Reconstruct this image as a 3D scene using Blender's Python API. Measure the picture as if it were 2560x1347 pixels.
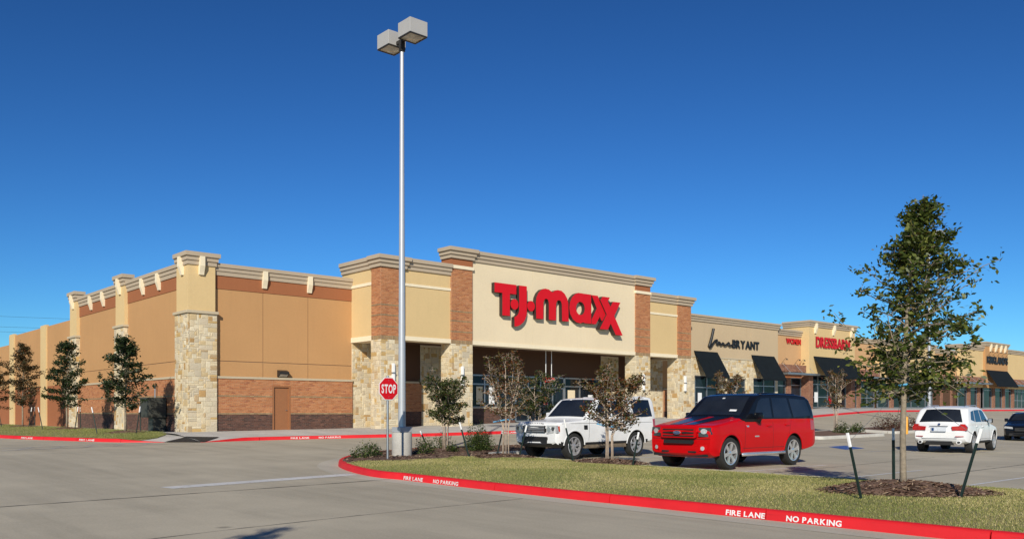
import bpy, bmesh, math, random
import numpy as np
from mathutils import Vector, Matrix, geometry
R = math.radians
for o in list(bpy.data.objects): bpy.data.objects.remove(o)
S = bpy.context.scene
COL = S.collection
random.seed(7); RNG = np.random.default_rng(11)

# ---------------------------------------------------------------- camera
EYE = 1.55
cam = bpy.data.cameras.new('camera'); co = bpy.data.objects.new('camera', cam); COL.objects.link(co)
cam.sensor_width = 36; cam.lens = 2180/2560*36; cam.shift_y = (1028-673.5)/2560
cam.clip_start = .1; cam.clip_end = 6000
co.location = (0, 0, EYE); co.rotation_euler = (R(90), 0, R(48.6-90))
S.camera = co
# ---------------------------------------------------------------- sky, sun, exposure
SUN_AZ, SUN_EL = 42.0, 27.0            # the way the light travels, measured from +X, and the sun's height
W = bpy.data.worlds.new('World'); S.world = W; W.use_nodes = True
nt = W.node_tree; bg = nt.nodes['Background']
sky = nt.nodes.new('ShaderNodeTexSky'); sky.sky_type = 'NISHITA'; sky.sun_disc = False
sky.sun_elevation = R(SUN_EL); sky.sun_rotation = R(270-SUN_AZ)
sky.altitude = 300; sky.air_density = 1.0; sky.dust_density = 0.0; sky.ozone_density = 4.0
# a clear polarised autumn sky: steeper gradient and purer blue than the raw model
gm = nt.nodes.new('ShaderNodeGamma'); gm.inputs[1].default_value = 1.5
tn = nt.nodes.new('ShaderNodeMix'); tn.data_type = 'RGBA'; tn.blend_type = 'MULTIPLY'; tn.inputs['Factor'].default_value = 1
tn.inputs['B'].default_value = (.17, .315, .40, 1)
nt.links.new(sky.outputs[0], gm.inputs[0]); nt.links.new(gm.outputs[0], tn.inputs['A']); nt.links.new(tn.outputs['Result'], bg.inputs[0])
bg.inputs[1].default_value = .092
sl = bpy.data.lights.new('sun', 'SUN'); sl.energy = 4.8; sl.angle = R(.53); sl.color = (1, .93, .81)
so = bpy.data.objects.new('sun', sl); COL.objects.link(so)
ldir = Vector((math.cos(R(SUN_AZ))*math.cos(R(SUN_EL)), math.sin(R(SUN_AZ))*math.cos(R(SUN_EL)), -math.sin(R(SUN_EL))))
so.rotation_euler = ldir.to_track_quat('-Z', 'Y').to_euler(); so.location = (-20, -20, 30)
S.view_settings.view_transform = 'Standard'; S.view_settings.look = 'None'
S.view_settings.gamma = 1; S.view_settings.exposure = 0.0; S.view_settings.use_curve_mapping = False
S.render.engine = 'CYCLES'

# ---------------------------------------------------------------- helpers
def tag(o, label=None, cat=None, group=None, kind=None):
    if label: o['label'] = label
    if cat: o['category'] = cat
    if group: o['group'] = group
    if kind: o['kind'] = kind
    return o
def thing(name, loc, label=None, cat=None, group=None, rz=0, kind=None):
    o = bpy.data.objects.new(name, None); COL.objects.link(o)
    o.empty_display_size = .2
    o.location = loc; o.rotation_euler = (0, 0, rz)
    return tag(o, label, cat, group, kind)
def worg(p):
    q = Vector((0, 0, 0))
    while p is not None: q = q+p.location; p = p.parent
    return q
class MB:
    """collects faces; build() links them as one mesh object"""
    def __init__(s): s.v = []; s.f = []; s.m = []
    def add(s, vs, fs, mi=0):
        n = len(s.v); s.v += [tuple(p) for p in vs]
        for f in fs: s.f.append(tuple(n+i for i in f)); s.m.append(mi)
        return s
    def box(s, x0, x1, y0, y1, z0, z1, mi=0):
        return s.add([(x0,y0,z0),(x1,y0,z0),(x1,y1,z0),(x0,y1,z0),(x0,y0,z1),(x1,y0,z1),(x1,y1,z1),(x0,y1,z1)],
            [(0,3,2,1),(4,5,6,7),(0,1,5,4),(1,2,6,5),(2,3,7,6),(3,0,4,7)], mi)
    def bbox(s, x0, x1, y0, y1, z0, z1, b=.01, mi=0):
        """box with chamfered edges"""
        bm = bmesh.new(); bmesh.ops.create_cube(bm, size=1)
        for v in bm.verts: v.co = Vector((x0+(v.co.x+.5)*(x1-x0), y0+(v.co.y+.5)*(y1-y0), z0+(v.co.z+.5)*(z1-z0)))
        bmesh.ops.bevel(bm, geom=bm.edges[:], offset=b, segments=2, affect='EDGES', profile=.6)
        bm.verts.index_update()
        s.add([v.co for v in bm.verts], [[v.index for v in f.verts] for f in bm.faces], mi); bm.free(); return s
    def prism(s, pts, a, b, fn, mi=0, ms=None, hole=None):
        """2-d outline pts carried to 3-d by fn(p, q, depth) between depths a (front) and b"""
        ms = mi if ms is None else ms
        loops = [pts]+([hole] if hole else [])
        for i, L in enumerate(loops):
            n = len(L)
            vs = [fn(p[0], p[1], a) for p in L]+[fn(p[0], p[1], b) for p in L]
            s.add(vs, [(k, (k+1) % n, n+(k+1) % n, n+k) for k in range(n)], ms)
        tri = geometry.tessellate_polygon([[Vector((p[0], p[1], 0)) for p in L] for L in loops])
        allp = [p for L in loops for p in L]
        s.add([fn(p[0], p[1], a) for p in allp], tri, mi); s.add([fn(p[0], p[1], b) for p in allp], tri, ms)
        return s
    def tube(s, pts, rad, n=8, mi=0, cap=True):
        pts = [Vector(p) for p in pts]
        if not hasattr(rad, '__len__'): rad = [rad]*len(pts)
        t0 = (pts[1]-pts[0]).normalized(); up = Vector((0,0,1)) if abs(t0.z) < .9 else Vector((1,0,0))
        a = t0.cross(up).normalized(); vs = []
        for i, p in enumerate(pts):
            t = ((pts[i+1] if i+1 < len(pts) else p)-(pts[i-1] if i else p)).normalized()
            a = (a-t*a.dot(t)).normalized(); b = t.cross(a)
            for k in range(n):
                q = 2*math.pi*k/n; vs.append(p+(a*math.cos(q)+b*math.sin(q))*rad[i])
        fs = [(i*n+k, i*n+(k+1) % n, (i+1)*n+(k+1) % n, (i+1)*n+k) for i in range(len(pts)-1) for k in range(n)]
        if cap: fs += [tuple(range(n-1, -1, -1)), tuple((len(pts)-1)*n+k for k in range(n))]
        return s.add(vs, fs, mi)
    def lathe(s, prof, c=(0,0,0), axis='z', n=24, mi=0):
        vs = []
        for r, h in prof:
            for k in range(n):
                q = 2*math.pi*k/n; x, y = r*math.cos(q), r*math.sin(q)
                vs.append({'z': (c[0]+x, c[1]+y, c[2]+h), 'y': (c[0]+x, c[1]+h, c[2]+y), 'x': (c[0]+h, c[1]+x, c[2]+y)}[axis])
        return s.add(vs, [(i*n+k, i*n+(k+1) % n, (i+1)*n+(k+1) % n, (i+1)*n+k) for i in range(len(prof)-1) for k in range(n)], mi)
    def grid(s, nu, nv, fn, mi=0):
        vs = [fn(i/nu, j/nv) for i in range(nu+1) for j in range(nv+1)]
        return s.add(vs, [(i*(nv+1)+j, (i+1)*(nv+1)+j, (i+1)*(nv+1)+j+1, i*(nv+1)+j+1) for i in range(nu) for j in range(nv)], mi)
    def build(s, name, mats, parent=None, smooth=False, local=False, label=None, fix=True):
        me = bpy.data.meshes.new(name)
        off = Vector((0,0,0)) if (local or parent is None) else worg(parent)
        me.from_pydata([(p[0]-off.x, p[1]-off.y, p[2]-off.z) for p in s.v], [], s.f)
        if not isinstance(mats, (list, tuple)): mats = [mats]
        for m in mats: me.materials.append(m)
        me.polygons.foreach_set('material_index', s.m)
        if fix:
            bm = bmesh.new(); bm.from_mesh(me); bmesh.ops.recalc_face_normals(bm, faces=bm.faces[:]); bm.to_mesh(me); bm.free()
        if smooth:
            me.polygons.foreach_set('use_smooth', [True]*len(me.polygons))
            if smooth != 'all': me.set_sharp_from_angle(angle=R(smooth if smooth > 1 else 35))
        me.update()
        o = bpy.data.objects.new(name, me); COL.objects.link(o); o.parent = parent
        if label: o['label'] = label
        return o
def npmesh(name, V, n, mat, parent=None, local=True):
    """V: (count*n, 3) array, every n vertices one face"""
    V = np.asarray(V, dtype=np.float32); c = len(V)//n
    me = bpy.data.meshes.new(name)
    me.vertices.add(len(V)); me.vertices.foreach_set('co', V.ravel())
    me.loops.add(len(V)); me.loops.foreach_set('vertex_index', np.arange(len(V), dtype=np.int32))
    me.polygons.add(c); me.polygons.foreach_set('loop_start', np.arange(0, len(V), n, dtype=np.int32))
    me.update(calc_edges=True); me.materials.append(mat)
    o = bpy.data.objects.new(name, me); COL.objects.link(o); o.parent = parent
    return o
def copy_tree(o, parent=None):
    c = o.copy(); COL.objects.link(c); c.parent = parent
    for ch in list(o.children): copy_tree(ch, c)
    return c

# ---------------------------------------------------------------- materials
def new_mat(name):
    m = bpy.data.materials.new(name); m.use_nodes = True
    return m, m.node_tree, m.node_tree.nodes['Principled BSDF']
def N(t, typ, **kw):
    n = t.nodes.new(typ)
    for k, v in kw.items():
        if k in n.inputs: n.inputs[k].default_value = v
        else: setattr(n, k, v)
    return n
def ramp(t, fac, stops):
    r = t.nodes.new('ShaderNodeValToRGB'); e = r.color_ramp.elements
    while len(e) < len(stops): e.new(.5)
    for i, (p, c) in enumerate(stops):
        e[i].position = p; e[i].color = (*c, 1) if len(c) == 3 else c
    t.links.new(fac, r.inputs[0]); return r.outputs[0]
def mix(t, fac, a, b, mode='MIX'):
    n = t.nodes.new('ShaderNodeMix'); n.data_type = 'RGBA'; n.blend_type = mode
    for sock, val in ((n.inputs['Factor'], fac), (n.inputs['A'], a), (n.inputs['B'], b)):
        if isinstance(val, (int, float)): sock.default_value = val
        elif isinstance(val, tuple): sock.default_value = (*val, 1)
        else: t.links.new(val, sock)
    return n.outputs['Result']
def noise_out(t, vec, scale, detail=4, rough=.6):
    n = N(t, 'ShaderNodeTexNoise', Scale=scale, Detail=detail, Roughness=rough)
    t.links.new(vec, n.inputs['Vector']); return n.outputs['Fac']
def posn(t):
    return t.nodes.new('ShaderNodeNewGeometry').outputs['Position']
def bump(t, b, h, strength=.3, dist=.01):
    n = N(t, 'ShaderNodeBump', Strength=strength, Distance=dist)
    t.links.new(h, n.inputs['Height']); t.links.new(n.outputs[0], b.inputs['Normal'])
def sc(c, k): return tuple(min(1, x*k) for x in c)
def mat_plain(name, col, rough=.5, metal=0, vary=.06, scale=3, bmp=0, bscale=60, coat=0, spec=.5):
    m, t, b = new_mat(name); p = posn(t)
    f = noise_out(t, p, scale)
    c = ramp(t, f, [(.3, sc(col, 1-vary)), (.7, sc(col, 1+vary))])
    t.links.new(c, b.inputs['Base Color'])
    b.inputs['Roughness'].default_value = rough; b.inputs['Metallic'].default_value = metal
    b.inputs['Coat Weight'].default_value = coat; b.inputs['Coat Roughness'].default_value = .04
    b.inputs['Specular IOR Level'].default_value = spec
    if bmp: bump(t, b, noise_out(t, p, bscale, 3), bmp, .01)
    return m
def mat_stucco(name, col):
    m, t, b = new_mat(name); p = posn(t)
    big = noise_out(t, p, .35, 5); fine = noise_out(t, p, 9, 5, .7)
    mp = N(t, 'ShaderNodeMapping'); mp.inputs['Scale'].default_value = (2.2, 2.2, .12); t.links.new(p, mp.inputs[0])
    streak = noise_out(t, mp.outputs[0], 1.6, 5, .6)
    c = ramp(t, big, [(.3, sc(col, .93)), (.7, sc(col, 1.05))])
    c = mix(t, .35, c, ramp(t, fine, [(.3, sc(col, .9)), (.7, sc(col, 1.08))]))
    c = mix(t, ramp(t, streak, [(.55, (0, 0, 0)), (.78, (.28, .28, .28))]), c, sc(col, .8))
    t.links.new(c, b.inputs['Base Color']); b.inputs['Roughness'].default_value = .92; b.inputs['Specular IOR Level'].default_value = .2
    bump(t, b, noise_out(t, p, 45, 4, .7), .35, .012)
    return m
def mat_island(name, cols, rough=.85, obj=False, bmp=.4, bscale=25, spec=.3):
    """each loose piece (or each object) takes its own shade from cols"""
    m, t, b = new_mat(name); p = posn(t)
    r = t.nodes.new('ShaderNodeObjectInfo').outputs['Random'] if obj else t.nodes.new('ShaderNodeNewGeometry').outputs['Random Per Island']
    n = len(cols); rr = t.nodes.new('ShaderNodeValToRGB'); rr.color_ramp.interpolation = 'CONSTANT'; e = rr.color_ramp.elements
    tot = sum(w for w, _ in cols); acc = 0
    while len(e) < n: e.new(.5)
    for i, (w, c) in enumerate(cols):
        e[i].position = acc; e[i].color = (*c, 1); acc += w/tot
    t.links.new(r, rr.inputs[0])
    f = noise_out(t, p, 14, 5, .65)
    c = mix(t, .75, rr.outputs[0], ramp(t, f, [(.25, (.80, .76, .70)), (.75, (1.0, 1.0, 1.0))]), 'MULTIPLY')
    wn = N(t, 'ShaderNodeTexWhiteNoise', noise_dimensions='1D'); t.links.new(r, wn.inputs['W'])
    c = mix(t, 1.0, c, ramp(t, wn.outputs['Value'], [(0, (.82, .82, .82)), (1, (1.0, 1.0, 1.0))]), 'MULTIPLY')
    t.links.new(c, b.inputs['Base Color']); b.inputs['Roughness'].default_value = rough; b.inputs['Specular IOR Level'].default_value = spec
    if bmp: bump(t, b, noise_out(t, p, bscale, 5, .7), bmp, .02)
    return m
def mat_leaf(name, cols, trans=.3, rough=.45):
    m, t, b = new_mat(name)
    r = t.nodes.new('ShaderNodeNewGeometry').outputs['Random Per Island']
    c = ramp(t, r, cols)
    t.links.new(c, b.inputs['Base Color']); b.inputs['Roughness'].default_value = rough; b.inputs['Specular IOR Level'].default_value = .35
    tr = t.nodes.new('ShaderNodeBsdfTranslucent'); t.links.new(c, tr.inputs[0])
    ms = t.nodes.new('ShaderNodeMixShader'); ms.inputs[0].default_value = trans
    t.links.new(b.outputs[0], ms.inputs[1]); t.links.new(tr.outputs[0], ms.inputs[2])
    t.links.new(ms.outputs[0], t.nodes['Material Output'].inputs[0]); return m
def mat_concrete(name, col, joints=True, tint=(.62, .58, .5), rough=.82):
    m, t, b = new_mat(name); p = posn(t)
    big = noise_out(t, p, .09, 5, .6); mid = noise_out(t, p, .8, 6, .65); fine = noise_out(t, p, 30, 4, .7)
    mp = N(t, 'ShaderNodeMapping'); mp.inputs['Scale'].default_value = (1.1, .10, 1); t.links.new(p, mp.inputs[0])
    streak = noise_out(t, mp.outputs[0], 1.0, 6, .65)
    c = ramp(t, big, [(.3, sc(col, .84)), (.7, sc(col, 1.1))])
    c = mix(t, .5, c, ramp(t, mid, [(.3, sc(col, .82)), (.7, sc(col, 1.16))]))
    c = mix(t, ramp(t, streak, [(.44, (0, 0, 0)), (.68, (.75, .75, .75))]), c, sc(col, .68))
    pat = noise_out(t, p, .28, 3, .5); c = mix(t, ramp(t, pat, [(.50, (0, 0, 0)), (.66, (.45, .45, .45))]), c, sc(col, 1.28))
    c = mix(t, .22, c, ramp(t, fine, [(.35, sc(col, .6)), (.65, sc(col, 1.35))]))
    # small dark oil spots
    vo = N(t, 'ShaderNodeTexVoronoi', Scale=.55); t.links.new(p, vo.inputs['Vector'])
    c = mix(t, ramp(t, vo.outputs['Distance'], [(.03, (.6, .6, .6)), (.075, (0, 0, 0))]), c, sc(col, .35))
    if joints:
        sx = N(t, 'ShaderNodeSeparateXYZ'); t.links.new(p, sx.inputs[0])
        wob = noise_out(t, p, 1.3, 3)
        for ax, sp, off in ((0, 3.66, 1.2), (1, 4.57, 2.07)):
            a1 = N(t, 'ShaderNodeMath', operation='MULTIPLY_ADD'); t.links.new(sx.outputs[ax], a1.inputs[0]); a1.inputs[1].default_value = 1/sp; a1.inputs[2].default_value = off/sp+200
            fr = N(t, 'ShaderNodeMath', operation='FRACT'); t.links.new(a1.outputs[0], fr.inputs[0])
            wv = N(t, 'ShaderNodeMath', operation='MULTIPLY_ADD'); t.links.new(wob, wv.inputs[0]); wv.inputs[1].default_value = .006; t.links.new(fr.outputs[0], wv.inputs[2])
            d = N(t, 'ShaderNodeMath', operation='SUBTRACT'); t.links.new(wv.outputs[0], d.inputs[0]); d.inputs[1].default_value = .5
            ab = N(t, 'ShaderNodeMath', operation='ABSOLUTE'); t.links.new(d.outputs[0], ab.inputs[0])
            c = mix(t, ramp(t, ab.outputs[0], [(.0026, (.45, .45, .45)), (.0055, (0, 0, 0))]), c, sc(col, .45))
    t.links.new(c, b.inputs['Base Color']); b.inputs['Roughness'].default_value = rough; b.inputs['Specular IOR Level'].default_value = .3
    bump(t, b, fine, .25, .006); return m
def mat_paint_worn(name, col, under, wear=.62, scale=7, rough=.6):
    m, t, b = new_mat(name); p = posn(t)
    f = noise_out(t, p, scale, 8, .72); g = noise_out(t, p, 1.1, 4)
    c = ramp(t, g, [(.3, sc(col, .88)), (.7, sc(col, 1.08))])
    c = mix(t, ramp(t, f, [(wear, (0, 0, 0)), (wear+.07, (1, 1, 1))]), c, under)
    mp = N(t, 'ShaderNodeMapping'); mp.inputs['Scale'].default_value = (1.2, 1.2, 22); t.links.new(p, mp.inputs[0])
    c = mix(t, ramp(t, noise_out(t, mp.outputs[0], 1.3, 6, .7), [(.56, (0, 0, 0)), (.75, (.5, .5, .5))]), c, sc(col, .45))
    t.links.new(c, b.inputs['Base Color']); b.inputs['Roughness'].default_value = rough
    bump(t, b, noise_out(t, p, 40, 3), .2, .006); return m
def mat_car(name, col, rough=.32, metal=0):
    m, t, b = new_mat(name); p = posn(t)
    f = noise_out(t, p, 2.5, 5)
    t.links.new(ramp(t, f, [(.3, sc(col, .93)), (.7, sc(col, 1.03))]), b.inputs['Base Color'])
    b.inputs['Roughness'].default_value = rough; b.inputs['Metallic'].default_value = metal
    b.inputs['Coat Weight'].default_value = .3; b.inputs['Coat Roughness'].default_value = .04; b.inputs['Specular IOR Level'].default_value = .15; return m
def mat_glass(name, col=(.012, .016, .02), rough=.03, spec=.6):
    m, t, b = new_mat(name)
    p = posn(t); f = noise_out(t, p, .6, 3)
    t.links.new(ramp(t, f, [(.35, sc(col, .6)), (.65, sc(col, 1.5))]), b.inputs['Base Color'])
    b.inputs['Roughness'].default_value = rough; b.inputs['Specular IOR Level'].default_value = spec
    bump(t, b, noise_out(t, p, .9, 2), .02, .03); return m

M = {}
M['tan'] = mat_stucco('tan_stucco', (.49, .275, .120)); M['rust'] = mat_stucco('rust_stucco', (.33, .125, .055))
M['cream'] = mat_stucco('cream_stucco', (.64, .47, .235)); M['pale'] = mat_stucco('pale_cream_stucco', (.74, .62, .42))
M['trim'] = mat_stucco('trim_cream', (.80, .70, .50)); M['cornice'] = mat_stucco('cornice_taupe', (.44, .36, .26))
M['beige'] = mat_stucco('beige_stucco', (.52, .40, .25)); M['peach'] = mat_stucco('peach_stucco', (.56, .34, .17))
M['core_shade'] = mat_stucco('core_and_shade_brown', (.105, .055, .032))  # portico recess shade painted into this brown; also covers the building cores
M['mortar'] = mat_plain('mortar', (.44, .30, .19), .95, vary=.12, bmp=.3)
M['mortar_d'] = mat_plain('mortar_dark', (.22, .15, .12), .95, vary=.12, bmp=.3)
M['brick'] = mat_island('red_brick', [(3, (.52, .215, .088)), (3, (.55, .235, .100)), (2, (.48, .185, .075)), (1, (.40, .145, .065)), (1, (.57, .26, .12))])
M['dbrick'] = mat_island('dark_brick', [(3, (.11, .056, .042)), (3, (.14, .068, .048)), (2, (.08, .046, .036)), (1, (.18, .088, .062))])
M['shadebrick'] = mat_island('shade_darkened_brick', [(3, (.30, .135, .085)), (3, (.25, .105, .07)), (2, (.34, .16, .10)), (1, (.18, .08, .055))])  # brick of the shop row, its shade put into the darker colour
M['tanbrick'] = mat_island('tan_brick', [(2, (.36, .25, .13)), (2, (.31, .215, .12)), (1, (.40, .28, .15))])
STONE = [(6, (.72, .61, .41)), (5, (.76, .67, .48)), (4, (.66, .57, .41)), (3, (.68, .53, .30)), (1.6, (.60, .41, .17)), (1, (.52, .33, .14)), (2, (.64, .56, .41)), (1, (.54, .40, .23))]
M['stone'] = mat_island('limestone', STONE, bmp=.7, bscale=16); M['stone_o'] = mat_island('limestone_block', STONE, obj=True, bmp=.7, bscale=16)
M['stonecap'] = mat_stucco('cast_stone', (.50, .42, .29)); M['stone_mortar'] = mat_plain('stone_mortar', (.72, .64, .47), .95, vary=.1, bmp=.4)
M['alu'] = mat_plain('aluminium_frame', (.42, .44, .45), .38, .8, .05); M['glass'] = mat_glass('shop_glass', (.010, .016, .024), .04, .3)
M['carglass'] = mat_glass('car_glass', (.014, .017, .022), .03, .7); M['dark'] = mat_plain('dark_metal', (.02, .018, .016), .5)
M['door'] = mat_plain('door_paint', (.30, .125, .05), .55, vary=.04)
M['red'] = mat_plain('sign_red', (.62, .006, .012), .38, vary=.03, spec=.4); M['sidedark'] = mat_plain('letter_return', (.035, .02, .016), .6)
M['sidered'] = mat_plain('red_return', (.22, .006, .01), .5)
M['black'] = mat_plain('black_sign', (.012, .014, .016), .45); M['awning'] = mat_plain('black_canvas', (.006, .010, .013), .85, vary=.2, bmp=.2, bscale=200, spec=.2)
M['white'] = mat_plain('white_paint', (.78, .78, .76), .5, vary=.03)
M['road'] = mat_concrete('concrete_pavement', (.47, .42, .315), joints=False); M['walk'] = mat_concrete('sidewalk_concrete', (.52, .50, .455), joints=True)
M['gutter'] = mat_concrete('gutter_concrete', (.52, .48, .385), joints=False)
M['kerb'] = mat_concrete('kerb_concrete', (.52, .50, .44), joints=False)
M['kerbred'] = mat_paint_worn('red_kerb_paint', (.66, .012, .016), (.42, .25, .2), .685, 9)
M['stripe'] = mat_paint_worn('white_line_paint', (.66, .66, .63), (.36, .34, .3), .56, 5)
M['faint'] = mat_paint_worn('old_line_paint', (.5, .49, .46), (.36, .34, .3), .46, 4); M['blue'] = mat_paint_worn('blue_paint', (.03, .10, .36), (.33, .31, .27), .56, 4)
M['tar'] = mat_plain('joint_sealant', (.022, .022, .022), .7, vary=.3); M['tactile'] = mat_plain('dark_ramp_paving', (.022, .02, .018), .8, vary=.3, bmp=.6, bscale=25)
M['galv'] = mat_plain('galvanised_steel', (.42, .44, .45), .38, .85, .08); M['polepaint'] = mat_plain('silver_pole_paint', (.50, .51, .52), .34, .35, .03)
M['headpaint'] = mat_plain('grey_lamp_housing', (.40, .39, .37), .5, 0, .03); M['lens'] = mat_plain('lamp_lens', (.50, .46, .38), .2, vary=.3, scale=5)
M['basec'] = mat_concrete('lamp_base_concrete', (.46, .44, .39), joints=False)
M['stake'] = mat_plain('green_stake', (.012, .028, .022), .5, .3); M['strap'] = mat_plain('blue_strap', (.10, .38, .62), .5)
M['wire'] = mat_plain('wire', (.06, .06, .06), .5, .5); M['bark'] = mat_plain('grey_bark', (.25, .205, .145), .9, vary=.3, scale=12, bmp=.8, bscale=40)
M['barkpale'] = mat_plain('pale_bark', (.42, .33, .25), .8, vary=.25, scale=9, bmp=.4, bscale=40)
M['oak'] = mat_leaf('oak_leaf', [(0, (.034, .056, .012)), (.4, (.070, .100, .020)), (.75, (.135, .165, .032)), (.95, (.22, .24, .05)), (1, (.18, .11, .03))], .4)
M['oakdark'] = mat_leaf('dark_oak_leaf', [(0, (.012, .026, .010)), (.6, (.026, .046, .014)), (1, (.06, .08, .022))])
M['oakbrown'] = mat_leaf('turning_leaf', [(0, (.028, .03, .010)), (.5, (.055, .05, .016)), (.8, (.10, .055, .02)), (1, (.16, .07, .025))])
M['myrtle'] = mat_leaf('myrtle_leaf_green', [(0, (.028, .044, .012)), (.55, (.058, .082, .020)), (.85, (.10, .11, .028)), (1, (.17, .07, .028))])
M['myrtlered'] = mat_leaf('myrtle_leaf_red', [(0, (.045, .050, .012)), (.35, (.075, .085, .018)), (.6, (.16, .045, .018)), (.8, (.12, .10, .025)), (1, (.30, .085, .030))])
M['shrub'] = mat_leaf('shrub_leaf', [(0, (.028, .05, .014)), (.6, (.06, .095, .022)), (1, (.13, .155, .04))])
M['redshrub'] = mat_leaf('red_shrub_leaf', [(0, (.05, .016, .010)), (.5, (.10, .025, .014)), (1, (.05, .05, .016))])
M['blade'] = mat_leaf('grass_blade', [(0, (.21, .215, .058)), (.3, (.33, .32, .095)), (.6, (.49, .43, .17)), (1, (.64, .54, .27))], .25, .6)
M['bladeg'] = mat_leaf('green_grass_blade', [(0, (.14, .175, .045)), (.6, (.25, .27, .075)), (1, (.44, .40, .15))], .25, .6)
M['chip'] = mat_island('mulch_chip', [(3, (.11, .058, .036)), (3, (.18, .10, .064)), (2, (.29, .19, .125)), (2, (.42, .31, .21))], bmp=0)
M['mulch'] = mat_plain('mulch', (.15, .088, .058), .95, vary=.5, scale=18, bmp=1.0, bscale=30)
M['cabinet'] = mat_plain('cabinet_paint', (.06, .062, .052), .45, .2, .15)
def mat_lawn():
    m, t, b = new_mat('lawn_soil'); p = posn(t)
    f = noise_out(t, p, .55, 5, .65); g = noise_out(t, p, 14, 6, .8)
    c = ramp(t, f, [(.36, (.16, .175, .05)), (.52, (.28, .27, .095)), (.66, (.44, .37, .17))])
    c = mix(t, .35, c, ramp(t, g, [(.3, (.10, .11, .03)), (.7, (.48, .40, .20))]))
    t.links.new(c, b.inputs['Base Color']); b.inputs['Roughness'].default_value = .95; bump(t, b, g, .9, .04); return m
M['lawn'] = mat_lawn(); M['dirt'] = mat_plain('far_ground', (.22, .19, .12), .95, vary=.3, scale=.05)
M['c_white'] = mat_car('white_car_paint', (.76, .77, .76)); M['c_red'] = mat_car('red_car_paint', (.52, .002, .004), .4); M['c_black'] = mat_car('black_car_paint', (.006, .007, .010), .25)
M['plastic'] = mat_plain('black_plastic', (.014, .014, .014), .6, vary=.2); M['tyre'] = mat_plain('tyre_rubber', (.016, .016, .015), .85, vary=.25, scale=8)
M['chrome'] = mat_plain('chrome', (.78, .78, .78), .2, .8, .02); M['alloy'] = mat_plain('alloy_wheel', (.55, .55, .56), .32, .6, .05)
M['lamp'] = mat_plain('headlamp_lens', (.55, .57, .58), .12, .3, .25, 14, coat=1); M['lampdark'] = mat_plain('dark_headlamp', (.05, .055, .06), .1, .2, .3, 10, coat=1)
M['tail'] = mat_plain('tail_lamp', (.42, .008, .010), .12, 0, .2, 12, coat=1); M['amber'] = mat_plain('amber_lens', (.40, .05, .015), .2, coat=1)
M['plate'] = mat_plain('number_plate', (.60, .64, .68), .4, vary=.15, scale=20); M['badge'] = mat_plain('blue_badge', (.02, .07, .22), .25, .3)
M['dirtsill'] = mat_plain('dusty_sill', (.16, .125, .085), .9, vary=.3, scale=5); M['yellow'] = mat_plain('yellow_paint', (.70, .33, .03), .5)
M['interior'] = mat_plain('seat_fabric', (.05, .05, .055), .8)

# ---------------------------------------------------------------- ground
def lerp(x, P): return float(np.interp(x, [p[0] for p in P], [p[1] for p in P]))
FR = [(-100, .2), (16, .25), (25, .33), (50, .75), (74, 1.5), (114, 1.65), (400, 1.65)]
BASE = [(-100, .5), (16, .56), (25, .63), (50, 1.05), (74, 1.86), (114, 1.95), (400, 1.95)]
def G(x, y):
    w = min(1, max(0, (y-10)/27)); return w*w*(3-2*w)*lerp(x, FR)
def base(x): return lerp(x, BASE)
mb = MB(); mb.add([(-3000,-3000,-.06),(3000,-3000,-.06),(3000,3000,-.06),(-3000,3000,-.06)], [(0,1,2,3)])
tag(mb.build('ground', M['dirt']), kind='structure')
mb = MB(); xs = list(np.arange(-60, 221, 2.0)); ys = list(np.arange(-60, 121, 2.0))
mb.add([(x, y, G(x, y)) for x in xs for y in ys], [(i*len(ys)+j, (i+1)*len(ys)+j, (i+1)*len(ys)+j+1, i*len(ys)+j+1) for i in range(len(xs)-1) for j in range(len(ys)-1)])
tag(mb.build('parking_lot', M['road'], smooth='all'), kind='structure')
def resample(pts, step):
    P = [Vector((p[0], p[1], 0)) for p in pts]; out = [P[0]]
    for a, b in zip(P, P[1:]):
        n = max(1, int((b-a).length/step+.5))
        for k in range(1, n+1): out.append(a.lerp(b, k/n))
    return out
def smooth_poly(pts, it=2):
    P = [Vector((p[0], p[1], 0)) for p in pts]
    for _ in range(it):
        Q = [P[0]]
        for a, b in zip(P, P[1:]): Q += [a.lerp(b, .25), a.lerp(b, .75)]
        Q.append(P[-1]); P = Q
    return [(p.x, p.y) for p in P]
def normals2(P):
    out = []
    for i in range(len(P)):
        t = (P[min(i+1, len(P)-1)]-P[max(i-1, 0)]).normalized(); out.append(Vector((-t.y, t.x, 0)))
    return out
def kerb(pts, mat, secs=3.05, h=.15, w=.16, inner=1, drop=None, parent=None):
    """kerb sections along pts; the raised side lies to the left (inner=1)"""
    P = resample(pts, .25); Nn = normals2(P)
    root = parent or thing('kerb', (P[0].x, P[0].y, G(P[0].x, P[0].y)), kind='structure')
    prof = [(0, -.05), (.018, h*.72), (.035, h*.92), (.06, h), (w, h), (w, -.05)]
    per = int(secs/.25); i = 0
    while i < len(P)-1:
        j = min(len(P)-1, i+per)
        if len(P)-1-j < 3: j = len(P)-1
        m = MB(); vs = []
        for k in range(i, j+1):
            p, n = P[k], Nn[k]*inner
            if k == j and j < len(P)-1: p = p+(P[k-1]-P[k]).normalized()*.022
            hh = drop(p.x, p.y) if drop else 1
            for o, z in prof:
                q = p+n*o; vs.append((q.x, q.y, G(p.x, p.y)+(z*hh if z > 0 else z)))
        c = len(prof)
        m.add(vs, [(a*c+b, (a+1)*c+b, (a+1)*c+(b+1) % c, a*c+(b+1) % c) for a in range(j-i) for b in range(c)]+[tuple(range(c)), tuple((j-i)*c+b for b in range(c))])
        m.build('kerb_section', mat, root, smooth=40); i = j
    return root
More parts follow.
